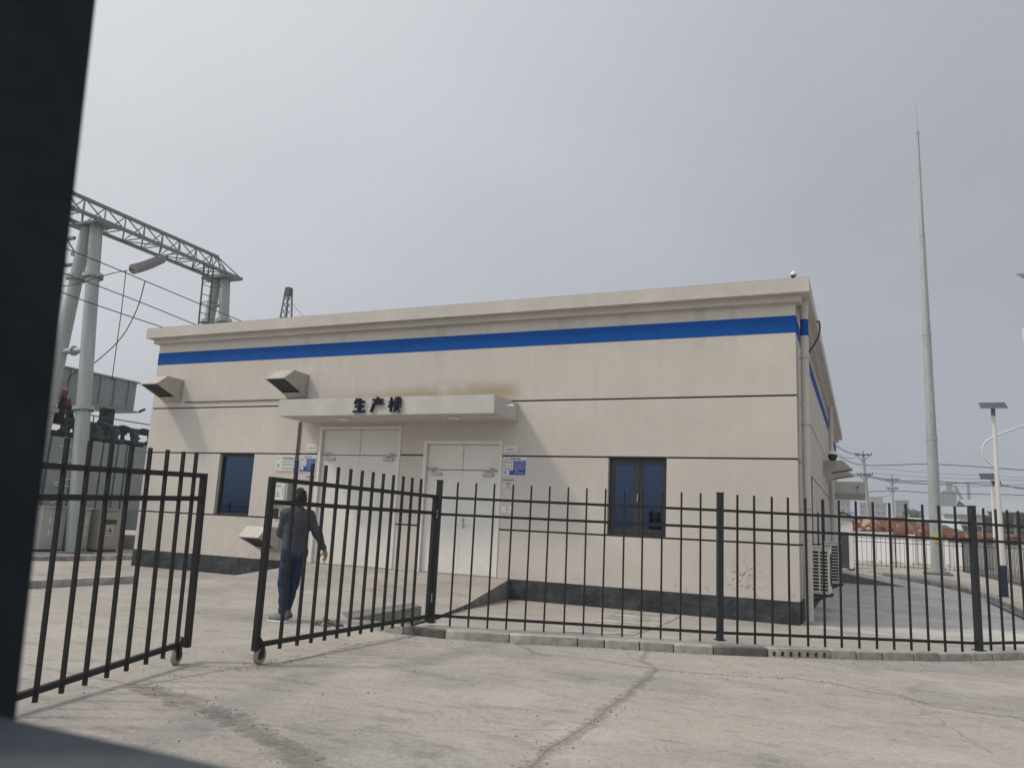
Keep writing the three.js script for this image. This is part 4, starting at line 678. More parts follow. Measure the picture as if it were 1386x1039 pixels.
{ // a second gantry beam further left, seen past the near post
  const g = thing('gantry_crossbeam', 'lattice crossbeam with hanging insulators running left from the gantry leg', 'gantry beam');
  const z = -17.45, x0 = GX - .8, x1 = -34; for (const [dy, dz] of [[0, -.4], [0, .4], [.8, 0]]) add(g, 'chord', bar(V(x0, GH - 1.2 + dy, z + dz), V(x1, GH - 1.2 + dy, z + dz), .1), M.galv);
  for (let x = x0; x > x1; x -= .8) add(g, 'lattice_brace', merge([bar(V(x, GH - 1.2, z + .4), V(x - .4, GH - .4, z), .035), bar(V(x - .4, GH - .4, z), V(x - .8, GH - 1.2, z + .4), .035), bar(V(x, GH - 1.2, z - .4), V(x - .4, GH - .4, z), .035), bar(V(x, GH - 1.2, z + .4), V(x - .8, GH - 1.2, z - .4), .035)]), M.galv);
  add(g, 'beam_tie', bar(V(GX - .3, GH - 1.0, z), V(x0, GH - 1.0, z), .12), M.galv);
}
function insulatorString(a, b, label) {
  const g = thing('insulator_string', label, 'insulator'); const d = b.clone().sub(a), L = d.length(), n = Math.round(L / .25), mid = t => a.clone().lerp(b, t).add(V(0, -.25 * t * (1 - t), 0));
  add(g, 'rod', tube([a, mid(.25), mid(.5), mid(.75), b], .03, 16, 6), M.tankDark);
  const disc = new THREE.LatheGeometry([[.02, .05], [.045, .045], [.05, .015], [.17, -.005], [.18, -.02], [.05, -.015], [.04, -.05], [.02, -.05]].map(p => new THREE.Vector2(...p)), 18);
  for (let i = 1; i < n; i++) { const t = i / n, m = add(g, 'disc', disc, M.insulator); m.position.copy(mid(t)); m.quaternion.setFromUnitVectors(V(0, 1, 0), mid(t + .01).sub(mid(t - .01)).normalize()); }
  return g;
}
const insA = atX(234, 342, GX + .3), insB = atX(172, 366, GX + 1.2);
{ const e = atX(222, 348, GX + .4), s = atX(175, 365, GX + 1.1); insulatorString(e, s, 'long grey disc insulator string slung under the gantry beam'); top('insulator_link', tube([insA, insA.clone().lerp(e, .5), e], .02, 4, 5), M.tankDark, 'short steel link between the gantry beam and the grey insulator string', 'link'); }
{
  const W = (name, pts, r, label) => top(name, tube(pts, r, 28, 5), M.wire, label, 'cable', 'conductors of the switchyard');
  const x1 = GX + 1.0;
  W('conductor', [atX(60, 325, x1 + 1), atX(138, 356, x1 + 1), atX(210, 386, x1 + 1), atX(325, 434, x1 + 1), atX(430, 476, x1 + 1)], .018, 'uppermost conductor sloping down behind the roof edge');
  W('conductor', [atX(60, 360, x1), atX(135, 388, x1), atX(200, 413, x1), atX(264, 439, x1), atX(380, 483, x1)], .018, 'middle conductor passing behind the nearer gantry leg');
  W('conductor', [atX(20, 371, x1), atX(100, 402, x1), atX(160, 423, x1), atX(214, 441, x1), atX(330, 480, x1)], .018, 'lowest conductor ending at the left end of the roof edge');
  W('jumper_cable', [atX(170, 367, x1), atX(164, 420, x1), atX(157, 470, x1), atX(151, 515, GX - 1.5)], .015, 'thin cable hanging from the insulator string to the grey tank');
  W('jumper_cable', [atX(196, 380, x1 + 1), atX(185, 418, x1), atX(165, 455, x1), atX(136, 484, x1), atX(112, 500, GX - .4), atX(95, 508, GX - .8), atX(89, 524, GX - 1)], .018, 'slack cable curving from the upper conductor to the red-capped bushing');
  W('jumper_cable', [atX(172, 366, x1 + .3), atX(155, 369, x1 + .3), atX(140, 373, x1 + .3), atX(100, 385, x1 + .3), atX(60, 390, x1 + .3)], .015, 'thin cable running left from the insulator string past the gantry leg');
}
{ // power transformer
  const g = thing('power_transformer', 'large grey-green oil transformer with box conservator, radiators and bushings', 'transformer');
  add(g, 'foundation', bx(-29, -24.2, -.06, .35, -23.8, -13), M.cement);
  add(g, 'main_tank', rbx(-28.4, -25.9, .6, 3.55, -22.8, -14, .04, 2), M.tank);
  // radiator bank facing the drive: tall flat panels with dark gaps
  let z = -21.75; const pw = [.62, .30, .40, .62, .5, .62, .3, .62, .62, .62, .62]; for (let k = 0; z < -15.2; k++) { const w = pw[k % pw.length]; add(g, 'radiator_panel', rbx(-25.75, -25.0, 1.34, 3.72, z, z + w - .07, .03, 2), M.tank); z += w; }
  const tb = []; for (let k = 0; k < 7; k++) { const zz = -17.4 - k * .0, y = 1.75 + k * .33; if (k < 6) { tb.push(rod(V(-24.97, y, -18.9), V(-24.97, y + (k % 2 ? .0 : -.28), -18.1), .018, .018, 6)); } } add(g, 'brace_rods', merge(tb), M.lampWhite);
  add(g, 'header_pipe', merge([rod(V(-25.3, 3.86, -22.4), V(-25.3, 3.86, -14.5), .09, .09, 12), rod(V(-25.6, 4.35, -22.9), V(-25.6, 4.35, -14.5), .11, .11, 12)]), M.tankDark);
  const fl = []; for (let k = 0; k < 11; k++) { const zz = -22.3 + k * .62; fl.push(rod(V(-25.6, 3.6, zz), V(-25.6, 4.35, zz), .075, .075, 10), rod(V(-25.6, 3.95 + .1 * (k % 3), zz), V(-25.6, 4.03 + .1 * (k % 3), zz), .15, .15, 12), rod(V(-25.6, 4.2, zz), V(-25.25, 3.9, zz + .2), .04, .04, 8)); } add(g, 'valve_flanges', merge(fl), M.tankDark);
  const cl = []; for (let k = 0; k < 26; k++) { const zz = -22.5 + k * .31; cl.push(bx(-25.95 + rr(-.3, .3), -25.6 + rr(-.2, .5), 3.58, 3.7 + rr(0, .22), zz, zz + .18)); } add(g, 'cover_fittings', merge(cl), M.tank);
  for (let k = 0; k < 7; k++) { const zz = -22.2 + k * .95, yy = 3.75; add(g, 'oil_pipe', tube([V(-25.2, yy, zz), V(-25.1, yy + .35, zz + .05), V(-25.2, yy + .62, zz + .25), V(-25.45, yy + .66, zz + .5), V(-25.5, yy + .2, zz + .62)], .055, 20, 8), M.tankDark); }
  for (let k = 0; k < 5; k++) add(g, 'valve', merge([rod(V(-25.05, 3.85, -21.9 + k * .8), V(-25.05, 4.1, -21.9 + k * .8), .11, .11, 10), rod(V(-25.05, 4.14, -22.0 + k * .8), V(-25.05, 4.14, -21.8 + k * .8), .12, .12, 10), rod(V(-25.05, 4.1, -21.9 + k * .8), V(-25.05, 4.3, -21.9 + k * .8), .03, .03, 6)]), M.tankDark);
  add(g, 'guard_rail', merge([rod(V(-24.9, 4.6, -22.5), V(-24.9, 4.6, -17.5), .02, .02, 6), rod(V(-24.9, 3.75, -19.2), V(-24.9, 4.6, -19.2), .02, .02, 6), rod(V(-24.9, 3.75, -18.2), V(-24.9, 4.6, -18.2), .02, .02, 6), rod(V(-24.9, 3.75, -22.5), V(-24.9, 4.6, -22.5), .02, .02, 6)]), M.tankDark);
  // conservator
  add(g, 'conservator', rbx(-27.4, -26, 5.16, 6.28, -21.75, -12.5, .05, 2), M.tank);
  for (let k = 0; k < 12; k++) add(g, 'conservator_rib', rbx(-26.0, -25.93, 5.2, 6.26, -21.4 + k * .62, -21.34 + k * .62, .01, 1), M.tank);
  add(g, 'conservator_flange', merge([bx(-27.48, -25.92, 6.26, 6.32, -21.82, -12.5), bx(-27.48, -25.92, 5.1, 5.17, -21.85, -12.5)]), M.tank);
  for (const zz of [-20.9, -17.0, -14]) add(g, 'conservator_leg', merge([bx(-26.6, -26.2, 3.55, 5.12, zz - .18, zz + .18), bar(V(-26.3, 3.6, zz + .9), V(-26.3, 5.1, zz + .1), .09)]), M.tankDark);
  add(g, 'bracket', bar(V(-25.9, 5.15, -21.9), V(-25.9, 5.3, -22.15), .08), M.tankDark);
  const bush = (b, t, r) => { const q = new THREE.Group(); q.name = 'bushing'; g.add(q); const L = b.distanceTo(t), n = 13, pts = [new THREE.Vector2(.001, 0)]; for (let k = 0; k < n; k++) { const y = L * k / n, w = r * (1 - .45 * k / n); pts.push(new THREE.Vector2(w * .62, y), new THREE.Vector2(w, y + L / n * .35), new THREE.Vector2(w * .62, y + L / n * .7)); } pts.push(new THREE.Vector2(r * .3, L), new THREE.Vector2(.001, L)); const s = add(q, 'sheds', new THREE.LatheGeometry(pts, 18), M.porcelain); s.position.copy(b); s.quaternion.setFromUnitVectors(V(0, 1, 0), t.clone().sub(b).normalize()); add(q, 'cap', rod(t, t.clone().add(t.clone().sub(b).normalize().multiplyScalar(.22)), .1, .1, 14), M.red); add(q, 'terminal', rod(t.clone().add(t.clone().sub(b).normalize().multiplyScalar(.2)), t.clone().add(t.clone().sub(b).normalize().multiplyScalar(.6)), .035, .035, 8), M.steelGrey); };
  bush(atX(78, 574, -25.2), atX(86, 537, -25.2), .26); bush(atX(96, 580, -25.8), atX(92, 548, -25.8), .26);
  add(g, 'turret', merge([rod(V(-25.9, 3.0, -17.6), V(-25.7, 3.9, -17.75), .42, .42, 20), rod(V(-25.72, 3.82, -17.74), V(-25.7, 3.92, -17.75), .5, .5, 20)]), M.tank);
}
{
  const cab = (x, z0, z1, h, mat, label, sign) => {
    const g = thing('control_cabinet', label, 'cabinet', [x, 0, (z0 + z1) / 2], 0, 'cabinets beside the transformer'); const w = z1 - z0;
    add(g, 'casing', rbx(-.5, 0, .06, h, -w / 2, w / 2, .012, 1), mat); add(g, 'lid', rbx(-.55, .05, h, h + .05, -w / 2 - .04, w / 2 + .04, .01, 1), mat); add(g, 'feet', bx(-.45, -.05, -.05, .06, -w / 2 + .03, w / 2 - .03), M.tankDark);
    add(g, 'door_panel', rbx(.0, .012, .14, h - .1, -w / 2 + .06, w / 2 - .06, .004, 1), mat);
    if (sign) { add(g, 'nameplate', bx(.012, .018, h * .66, h * .78, -w * .28, w * .28), M.tankDark); add(g, 'warning_label', new THREE.PlaneGeometry(.24, .34).rotateY(Math.PI / 2).translate(.0165, h * .5, 0), std({ roughness: .5, map: cv(128, 180, (x, a, b) => { x.fillStyle = '#c9c6be'; x.fillRect(0, 0, a, b); x.fillStyle = '#1c1c1c'; x.beginPath(); x.moveTo(64, 20); x.lineTo(112, 108); x.lineTo(16, 108); x.fill(); x.fillStyle = '#c9c6be'; x.fillRect(58, 55, 12, 40); dashes(x, 20, 130, 110, 24, '#333', .3); }) })); }
    else for (const y of [.35, .62]) for (const dz of [-.14, 0, .14]) add(g, 'vent_slot', bx(.012, .02, h * y, h * y + .22, dz - .02, dz + .02), M.lampWhite);
  };
  cab(-22.95, -19.3, -18.45, 1.33, M.cabinet, 'beige switchyard cabinet with warning label and dark nameplate', true);
  cab(-23.2, -18.3, -17.75, 1.33, M.cabinetLight, 'narrow pale cabinet standing behind the nearer gantry leg', false);
  cab(-23.3, -17.5, -16.7, 1.33, M.cabinetLight, 'pale grey cabinet with vertical slots near the foreground post', false);
  cab(-24.4, -16.6, -15.4, 1.5, M.cabinet, 'taller beige cabinet standing close to the transformer foundation', false);
}
{ // far lattice tower over the roof
  const g = thing('lattice_tower', 'slender dark lattice tower rising behind the roof', 'tower'); const c = atZ(391, 390, -60), H = c.y; g.position.set(c.x, 0, c.z);
  const r = y => .22 + (H - y) * .055; const cs = [[-1, -1], [1, -1], [1, 1], [-1, 1]];
  for (const [a, b] of cs) add(g, 'leg', bar(V(a * r(0), 0, b * r(0)), V(a * r(H), H, b * r(H)), .1), M.tankDark);
  for (let y = H; y > H - 9; y -= .7) { const gs = []; for (let k = 0; k < 4; k++) { const [a, b] = cs[k], [a2, b2] = cs[(k + 1) % 4]; gs.push(bar(V(a * r(y), y, b * r(y)), V(a2 * r(y - .7), y - .7, b2 * r(y - .7)), .05)); } add(g, 'lattice_brace', merge(gs), M.tankDark); }
  add(g, 'head', bx(-.26, .26, H - .8, H + .05, -.26, .26), M.tankDark);
  top('guy_wire', rod(V(c.x + .4, H - 1.5, c.z), V(c.x + 6, H - 8, c.z - 4), .02, .02, 5), M.wire, 'thin guy wire slanting from the lattice tower to the roof line', 'wire');
}

// ------------------------------------------------------------------ right-hand background
{ // lightning mast
  const p = atY(1270, 778, .14); const g = thing('lightning_mast', 'tall tapering galvanised lightning mast with thin spike on top', 'mast', [p.x, .14, p.z]);
  const seg = [[0, 6.6, .29, .245], [6.6, 11.9, .235, .19], [11.9, 17.2, .18, .125], [17.2, 22.9, .115, .06]]; const leanX = .0;
  seg.forEach(([a, b, r0, r1], i) => { add(g, 'section', rod(V(0, a, 0), V(0, b, 0), r0, r1, 12), M.galvPole); add(g, 'joint_collar', rod(V(0, b - .12, 0), V(0, b + .02, 0), r1 + .02, r1 + .02, 12), M.galvPole); });
  add(g, 'spike', rod(V(0, 22.9, 0), V(0, 24.6, 0), .025, .012, 6), M.galvPole);
  add(g, 'base_block', rbx(-.6, .6, -.12, .12, -.6, .6, .03, 1), M.cement); add(g, 'base_flange', rod(V(0, .12, 0), V(0, .18, 0), .5, .5, 16), M.galvPole);
  add(g, 'warning_plate', bx(-.12, .12, 1.55, 1.95, .32, .335), std({ color: col(.62, .5, .05), roughness: .5 })); add(g, 'plate_print', bx(-.08, .08, 1.63, 1.68, .336, .339), M.black);
}
function streetLamp(pos, H, label, side = 1, base = true, scale = 1) {
  const g = thing('street_lamp', label, 'street lamp', pos, 0, 'solar street lamps');
  add(g, 'pole', rod(V(0, base ? .9 : 0, 0), V(0, H - .25, 0), .085 * scale, .05 * scale, 16), M.white);
  if (base) add(g, 'painted_base', rod(V(0, 0, 0), V(0, .9, 0), .115, .11, 16), std({ color: col(.012, .016, .06), roughness: .5 }));
  add(g, 'base_plate', bx(-.2, .2, -.02, .02, -.2, .2), M.galv);
  const arm = [V(0, H - 1.85, 0), V(-.16, H - 1.72, .0), V(-.33, H - 1.45, .0), V(-.28, H - 1.15, 0), V(0, H - .92, 0), V(.45, H - .72, 0), V(.95, H - .52, 0)].map(p => V(p.x * side, p.y, p.z)); add(g, 'arm', tube(arm, .03, 40, 8), M.white);
  const h = add(g, 'lamp_head', rbx(-.12, .42, -.03, .06, -.1, .1, .02, 2), M.lampWhite, [.95 * side, H - .52, 0], [0, side < 0 ? Math.PI : 0, .2]); add(h, 'led_panel', bx(.05, .38, -.04, -.03, -.08, .08), M.steelGrey);
  const p = add(g, 'solar_panel', rbx(-.36, .36, -.015, .015, -.3, .3, .005, 1), M.steelGrey, [0, H + .02, 0], [.42, 0, .0]); add(p, 'cells', bx(-.34, .34, .016, .019, -.28, .28), std({ color: col(.01, .012, .03), roughness: .2 })); add(p, 'backing', bx(-.33, .33, -.021, -.016, -.27, .27), std({ color: col(.30, .32, .27), roughness: .5 }));
  add(g, 'panel_mast', rod(V(0, H - .3, 0), V(0, H, 0), .06, .06, 10), M.galv);
  return g;
}
{ const p = atY(1360, 808, .14); streetLamp([p.x, .14, p.z], 5.6, 'solar street lamp with curled arm and dark blue pole base near the drive kerb'); }
{ const g = thing('street_lamp', 'smaller solar street lamp with flood light, farther off behind the fence', 'street lamp', [6.15, .14, -48], 0, 'solar street lamps'); add(g, 'pole', rod(V(0, 0, 0), V(0, 4.9, 0), .1, .055, 12), M.white); add(g, 'solar_panel', rbx(-.38, .38, -.02, .02, -.32, .32, .005, 1), M.tankDark, [-.15, 5.1, 0], [.5, 0, 0]); add(g, 'flood_light', rbx(-.2, .2, -.1, .1, -.1, .1, .02, 1), M.tankDark, [.2, 4.75, .1], [.3, 0, 0]); add(g, 'bracket', bar(V(0, 4.4, 0), V(.2, 4.7, .1), .05), M.white); add(g, 'base_plate', bx(-.2, .2, -.02, .03, -.2, .2), M.galv); }
streetLamp([3.68, .14, -20], 7.4, 'solar street lamp mostly hidden beyond the frame, only its panel edge showing beside the drive', 1);
const WALL = .14;
{ // white boundary wall with pillars
  const g = thing('boundary_wall', 'long white rendered boundary wall with pillars and earth-stained foot', 'wall');
  const wt = tex(1024, 256, (i, j, c) => { const x = i / 1024 * 16, y = j / 256 * 2.2, n = fbm(x * 1.2, y * 2, 4, 0) - .5, k = 1 + n * .1, s = sstep(.15 + .42 * fbm(x * 1.6 + 3, 2, 4), .05, y) * sstep(.3, .6, fbm(x * 5, y * 5 + 9, 4)); c[0] = lin2s(.80 * k * (1 - s) + .30 * s); c[1] = lin2s(.79 * k * (1 - s) + .17 * s); c[2] = lin2s(.77 * k * (1 - s) + .09 * s); });
  const wm = std({ map: rep(wt, 16, 2.2), roughness: .9 });
  const pts = [[-14, -62, 2.2], [1.5, -62, 1.92], [5, -62, 1.72], [9.6, -62.4, 1.66], [16, -63, 1.66], [40, -65, 1.66]];
  for (let i = 0; i + 1 < pts.length; i++) { const [x0, z0, h0] = pts[i], [x1, z1] = pts[i + 1], l = Math.hypot(x1 - x0, z1 - z0); const m = add(g, 'wall_section', bx(-l / 2 + .22, l / 2 - .22, -.1, h0, -.12, .12), wm, [(x0 + x1) / 2, 0, (z0 + z1) / 2], [0, Math.atan2(-(z1 - z0), x1 - x0), 0]); add(m, 'coping', bx(-l / 2 + .22, l / 2 - .22, h0, h0 + .06, -.16, .16), M.white); }
  for (const [x, z, h] of [...pts.slice(0, 5), [-1.1, -61.9, 2.1], [2.9, -61.9, 1.85], [7.2, -62.0, 1.7]]) { const p = add(g, 'pillar', bx(-.21, .21, -.1, h + .28, -.2, .2), wm, [x, 0, z]); add(p, 'pillar_cap', bx(-.27, .27, h + .28, h + .36, -.26, .26), M.white); }
}
{ // red soil bank
  const soil = tex(512, 512, (i, j, c) => { const n = fbm(i / 40, j / 40, 5, 0), m = fbm(i / 11 + 7, j / 11, 4), p = sstep(.62, .68, fbm(i / 14 + 50, j / 9 + 5, 4)); let R = .14 * (.35 + n), G = .05 * (.35 + n), B_ = .024 * (.35 + n); const k = .6 + m * .8; R *= k; G *= k; B_ *= k; R = R * (1 - p) + .26 * p; G = G * (1 - p) + .15 * p; B_ = B_ * (1 - p) + .09 * p; c[0] = lin2s(R); c[1] = lin2s(G); c[2] = lin2s(B_); });
  const g = new THREE.PlaneGeometry(110, 26, 220, 52).rotateX(-Math.PI / 2); const p = g.attributes.position;
  for (let i = 0; i < p.count; i++) { const x = p.getX(i), z = p.getZ(i), e = sstep(13, 6, Math.abs(z)); p.setY(i, e * (3.55 - 1.0 * sstep(-26, -14, x) + (fbm(x * .12 + 9, z * .2, 4) - .5) * 2.6 + (fbm(x * .7, z * .7 + 3, 4) - .5) * 1.1) - .3); }
  g.computeVertexNormals(); const uv = g.attributes.uv; for (let i = 0; i < p.count; i++) uv.setXY(i, p.getX(i) / 8, p.getZ(i) / 6 + p.getY(i) / 3);
  structure(add(scene, '', g.translate(28, 0, -88), std({ map: soil, roughness: 1 })), 'soil_bank');
}
{ // clods and stones strewn over the bank
  const g = new THREE.IcosahedronGeometry(1, 0), cl = new THREE.InstancedMesh(g, std({ roughness: 1 }), 2600), m4 = new THREE.Matrix4(), q = new THREE.Quaternion(), cc = new THREE.Color();
  for (let i = 0; i < 2600; i++) { const x = rr(-6, 45), z = rr(-83.5, -77.5), s = rr(.1, .4) * (rnd() < .15 ? 1.7 : 1), t = sstep(-75, -82, z); q.setFromEuler(new THREE.Euler(rnd() * 6, rnd() * 6, rnd() * 6)); m4.compose(V(x, (2.6 - .8 * sstep(2, 14, x)) * t + rr(-.3, .55), z), q, V(s * rr(.8, 1.5), s * rr(.5, .9), s)); cl.setMatrixAt(i, m4); const k = rr(.6, 1.3); if (rnd() < .1) cc.setRGB(.40 * k, .28 * k, .19 * k); else cc.setRGB(.14 * k, .052 * k, .026 * k); cl.setColorAt(i, cc); }
  cl.name = 'soil_clods'; cl.userData.kind = 'stuff'; cl.userData.label = 'red-brown clods and pale stones strewn over the soil bank'; cl.userData.category = 'rubble'; scene.add(cl);
}
function tree(x, z, h, w, label) {
  const g = thing('round_tree', label, 'tree', [x, 0, z], 0, 'trees on the skyline'); add(g, 'trunk', rod(V(0, -.2, 0), V(0, h * .6, 0), .2, .1, 8), std({ color: col(.09, .07, .05) }));
  const pos = []; for (let i = 0; i < 1600; i++) { const a = rnd() * 6.283, c = rr(-1, 1), r = Math.cbrt(rnd()) * (.75 + .35 * fbm(a * 2, c * 3 + x, 2)), p = V(Math.cos(a) * Math.sqrt(1 - c * c) * w * r, h * .66 + c * h * .34 * r, Math.sin(a) * Math.sqrt(1 - c * c) * w * r), s = rr(.12, .3); for (let k = 0; k < 3; k++) pos.push(p.x + rr(-s, s), p.y + rr(-s, s), p.z + rr(-s, s)); }
  const q = new THREE.BufferGeometry(); q.setAttribute('position', new THREE.Float32BufferAttribute(pos, 3)); q.computeVertexNormals(); add(g, 'crown', q, M.leaf);
}
M.leaf = std({ color: col(.05, .075, .035), roughness: .9 });
tree(7.0, -140, 7.2, 2.0, 'dark round tree standing left of the mast beyond the pale-roofed shed'); tree(20.5, -170, 10.2, 3.4, 'broad dark tree behind the ridge of the open shed'); tree(27, -175, 9.8, 3.0, 'slightly lower tree beside the broad tree behind the open shed');
{ // small white hut with a green roof, behind the building
  const g = thing('guard_hut', 'small white hut with dark green roof just past the building', 'hut', [-1.0, .1, -47]);
  add(g, 'wall', bx(-.45, .4, 0, 2.5, -.6, .6), M.white); add(g, 'roof', merge([bar(V(-.8, 2.55, 0), V(-.05, 2.95, 0), .07, 1.7), bar(V(-.05, 2.95, 0), V(.72, 2.55, 0), .07, 1.7)]), std({ color: col(.01, .09, .045), roughness: .6 })); add(g, 'door', bx(-.2, .2, 0, 1.9, .6, .62), M.tankDark); add(g, 'gutter', rod(V(.72, 2.52, .85), V(.72, 2.52, -.85), .05), M.white);
}
const skylineWall = (r, g, b, a = .1) => std({ map: rep(mottle(r, g, b, a), 30), roughness: .9 });  // skyline walls in their own dull concrete colour
function shed(name, label, x0, x1, z, h, rh, d, roofM, wallM, open) {
  const g = thing(name, label, 'shed', [(x0 + x1) / 2, 0, z]); const w = (x1 - x0) / 2;
  if (open) { for (let x = -w; x <= w + .01; x += w / 5) add(g, 'column', bx(x - .12, x + .12, -.1, h, -.12, .12), M.galv); add(g, 'back_wall', bx(-w, w, -.1, h, -d, -d + .2), M.shedShadeWall); for (const y of [.35, .62]) add(g, 'girt', bx(-w, w, h * y, h * y + .12, -.06, .06), M.galv); }
  else { add(g, 'wall', bx(-w, w, -.1, h, -d, 0), wallM); const n = Math.max(3, Math.round(w / 1.6)); for (let k = 0; k < n; k++) { const cx = -w + (k + .5) * 2 * w / n; add(g, 'window', bx(cx - .5, cx + .5, h * .4, h * .75, .005, .03), M.tankDark); } }
  const s = new THREE.Shape([[1.0, h], [-d / 2, h + rh], [-d - 1, h], [-d - 1, h - .12], [-d / 2, h + rh - .14], [1.0, h - .12]].map(p => new THREE.Vector2(...p)));
  add(g, 'roof', new THREE.ExtrudeGeometry(s, { depth: 2 * w + 1, bevelEnabled: false }).rotateY(-Math.PI / 2).translate(w + .5, 0, 0), roofM); return g;
}
const roofGrey = std({ map: rep(mottle(.34, .38, .385, .12), 12), roughness: .7 }), roofBlue = std({ map: rep(mottle(.42, .49, .52, .1), 10), roughness: .6 });
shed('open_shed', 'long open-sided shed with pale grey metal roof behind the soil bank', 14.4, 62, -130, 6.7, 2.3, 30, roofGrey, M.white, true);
shed('gabled_shed', 'low pale gabled shed between the mast and the open shed', 10.2, 15, -126, 6.0, 1.2, 8, roofGrey, M.white, false);
shed('blue_roof_shed', 'small shed with pale blue roof beyond the white wall', 3.6, 10.5, -112, 3.4, 1.6, 9, roofBlue, M.white, false);
function block(label, x0, x1, z, h, d, floors, bays, mat, step) {
  const g = thing('apartment_block', label, 'building', [(x0 + x1) / 2, 0, z], 0, 'blocks on the hazy skyline'); const w = (x1 - x0) / 2; add(g, 'wall', bx(-w, w, -.5, h, -d, 0), mat); add(g, 'parapet', bx(-w - .3, w + .3, h, h + .6, -d - .3, .3), mat);
  if (step) add(g, 'roof_house', bx(-w * .2, w * .8, h + .6, h + step, -d * .8, -1), mat);
  for (let f = 0; f < floors; f++) for (let b = 0; b < bays; b++) { const cx = -w + (b + .5) * 2 * w / bays, cy = h * (f + .5) / floors; add(g, 'window', bx(cx - w / bays * .5, cx + w / bays * .5, cy - h / floors * .22, cy + h / floors * .25, .02, .1), M.farGlass); }
}
M.farGlass = std({ color: col(.06, .065, .07), roughness: .5 });
const farWall = skylineWall(.27, .255, .235), farWall2 = skylineWall(.23, .215, .195);
block('wide grey apartment block on the skyline behind the first power pole', -2, 9.9, -430, 20.5, 14, 7, 5, farWall, 3.4);
block('slim grey apartment block on the skyline right of the second power pole', 14.6, 20.4, -440, 22.5, 10, 7, 3, farWall2);
block('pale apartment block peeping out past the building corner', -12, -6, -400, 20, 12, 7, 3, farWall);
block('low grey block on the skyline left of the mast', 22.5, 28, -470, 17.5, 10, 5, 3, farWall2, 1.6);
block('long low factory block on the horizon behind the open shed', 52, 120, -420, 22, 30, 4, 14, farWall2, 4);
{ // preheater tower of a far plant
  const g = thing('plant_tower', 'hazy stepped industrial tower with slim chimney on the skyline', 'tower', [36, 0, -400]); const m = skylineWall(.20, .195, .18);
  add(g, 'tower_base', bx(-5, 4, 0, 20, -8, 0), m); add(g, 'tower_stage', bx(-3.4, 1.6, 20, 26, -7, -1), m); add(g, 'tower_top', bx(-1.9, .4, 26, 29.5, -6, -2), m); add(g, 'inclined_conveyor', bar(V(1, 28, 1), V(7, 14, 1), 1.2), m); add(g, 'chimney', rod(V(6.6, 0, -3), V(6.6, 29.5, -3), .8, .6, 12), m); add(g, 'cyclone', rod(V(-4, 20, -2), V(-4, 25, -2), .7, 1.2, 12), m);
  for (let y = 3; y < 20; y += 3.4) add(g, 'floor_band', bx(-5.2, 4.2, y, y + .5, .02, .25), M.tankDark);
}
{ // low hill line in haze
  const g = new THREE.PlaneGeometry(900, 120, 120, 6).rotateX(-Math.PI / 2), p = g.attributes.position; for (let i = 0; i < p.count; i++) { const x = p.getX(i), z = p.getZ(i); p.setY(i, sstep(60, 20, Math.abs(z)) * (10 + 22 * fbm(x * .008 + 5, 3, 4) + 3 * fbm(x * .06, z * .06, 3)) * sstep(-330, -180, x) * .8 - 1); } g.computeVertexNormals();
  structure(add(scene, '', g.translate(330, 0, -640), std({ color: col(.10, .115, .095), roughness: 1 })), 'hills');
}
// power poles and overhead lines
const pA = atZ(1178, 710, -95), pAt = atZ(1167, 612, -95), pB = atZ(1210, 705, -130), pBt = atZ(1208, 643, -130);
function pole(x, z, H, lean, arms, label) {
  const g = thing('power_pole', label, 'utility pole', [x, 0, z], 0, 'utility poles'); const tp = V(lean, H, 0); add(g, 'pole', rod(V(0, -.2, 0), tp, .22, .13, 12), std({ color: col(.36, .36, .35), roughness: .8 }));
  for (const [y, w] of arms) { const c = V(lean * y / H, y, 0); add(g, 'crossarm', bar(c.clone().add(V(-w, 0, .15)), c.clone().add(V(w, 0, .15)), .13), M.tankDark); for (const s of [-1, -.55, .55, 1]) add(g, 'insulator', rod(c.clone().add(V(s * w, .05, .15)), c.clone().add(V(s * w, .22, .15)), .05, .04, 8), M.porcelain); add(g, 'arm_brace', merge([bar(c.clone().add(V(-w * .8, 0, .15)), c.clone().add(V(0, -.8, .1)), .06), bar(c.clone().add(V(w * .8, 0, .15)), c.clone().add(V(0, -.8, .1)), .06)]), M.tankDark); }
}
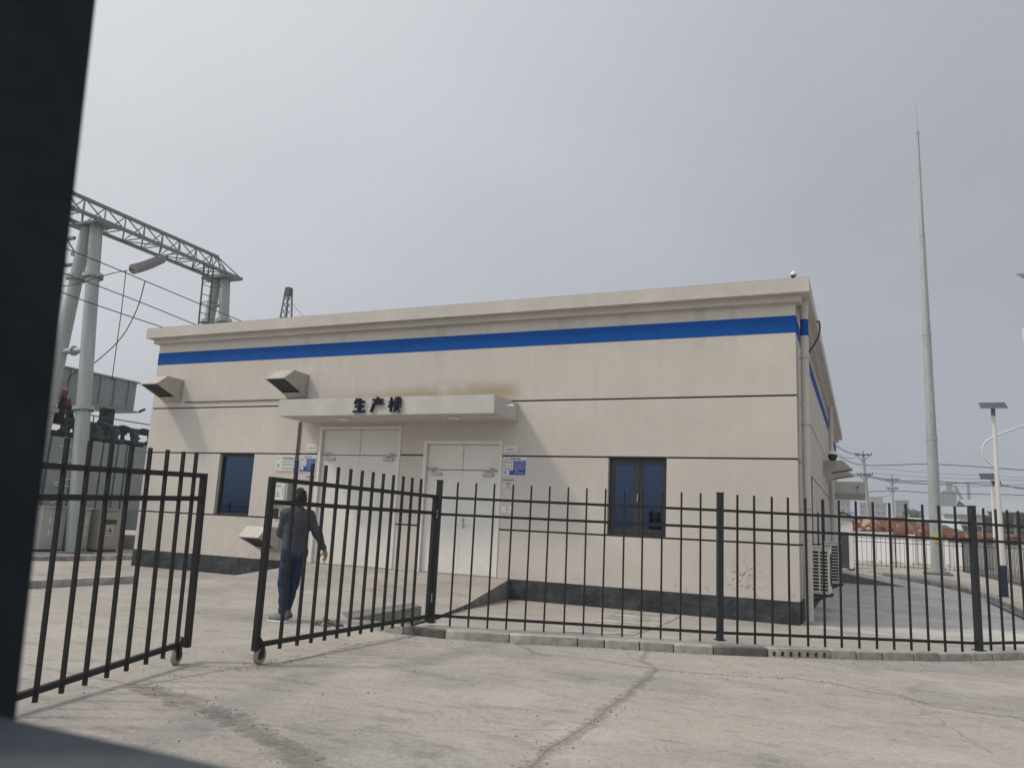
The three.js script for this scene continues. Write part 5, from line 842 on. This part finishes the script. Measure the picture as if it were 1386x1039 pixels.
pole(pA.x + .2, -95, pAt.y + .1, -.7, [[11.0, .85], [8.85, .75]], 'taller leaning concrete power pole with two crossarms beyond the building corner');
pole(pB.x, -130, pBt.y, .0, [[10.9, 1.0], [9.6, .8]], 'second power pole with two short crossarms, farther along the line');
{ const q = atZ(1147, 688, -150); pole(q.x, -150, q.y, 0, [[q.y - .8, 1.1], [q.y - 1.9, .9]], 'small distant power pole seen just past the building corner'); }
{
  const wires = [[[1132, 616], [1160, 628], [1262, 628], [1386, 636]], [[1120, 644], [1163, 642], [1210, 650], [1262, 651], [1386, 660]], [[1120, 648], [1163, 644], [1210, 652], [1262, 655], [1340, 653], [1386, 662]], [[1165, 666], [1210, 664], [1262, 667], [1386, 670]], [[1210, 650], [1262, 655], [1320, 658], [1386, 656]], [[1165, 672], [1185, 673], [1207, 670]], [[1180, 640], [1262, 646], [1386, 650]], [[1180, 633], [1262, 640], [1386, 646]]];
  const wl = ['topmost thick wire crossing behind the mast near the street lamp panels', 'upper thick wire fixed at the lower crossarm of the taller pole', 'lower thick wire dipping from the taller pole to the second pole', 'lowest long wire passing below the crossarms of the second pole', 'thin wire that starts at the second pole top and runs right', 'short sagging wire between the two power poles below their crossarms', 'thin wire just above the thick pair behind the mast', 'thin wire just below the topmost wire behind the mast'];
  wires.forEach((w, i) => { const z = -96 - i * 4.5; top('overhead_wire', tube(w.map(([u, v]) => atZ(u, v, z)).concat([atZ(w[w.length - 1][0] + 60, w[w.length - 1][1] + 4, z)].slice(i === 5 ? 1 : 0)), i < 4 ? .045 : .022, 30, 5), M.wire, wl[i], 'wire', 'overhead lines'); });
  for (const [a, b, l] of [[[1160, 613], [1132, 598], 'middle'], [[1162, 614], [1128, 592], 'highest'], [[1160, 618], [1133, 610], 'lowest']]) top('overhead_wire', sagWire(atZ(...a, -95), atZ(b[0] - 12, b[1] - 6, -75), .5, .025), M.wire, `${l} of three thin wires running from the taller power pole toward the building eaves`, 'wire', 'service wires');
}
scene.traverse(o => { if (o.isMesh) { o.castShadow = true; o.receiveShadow = true; } });
renderer.render(scene, camera);
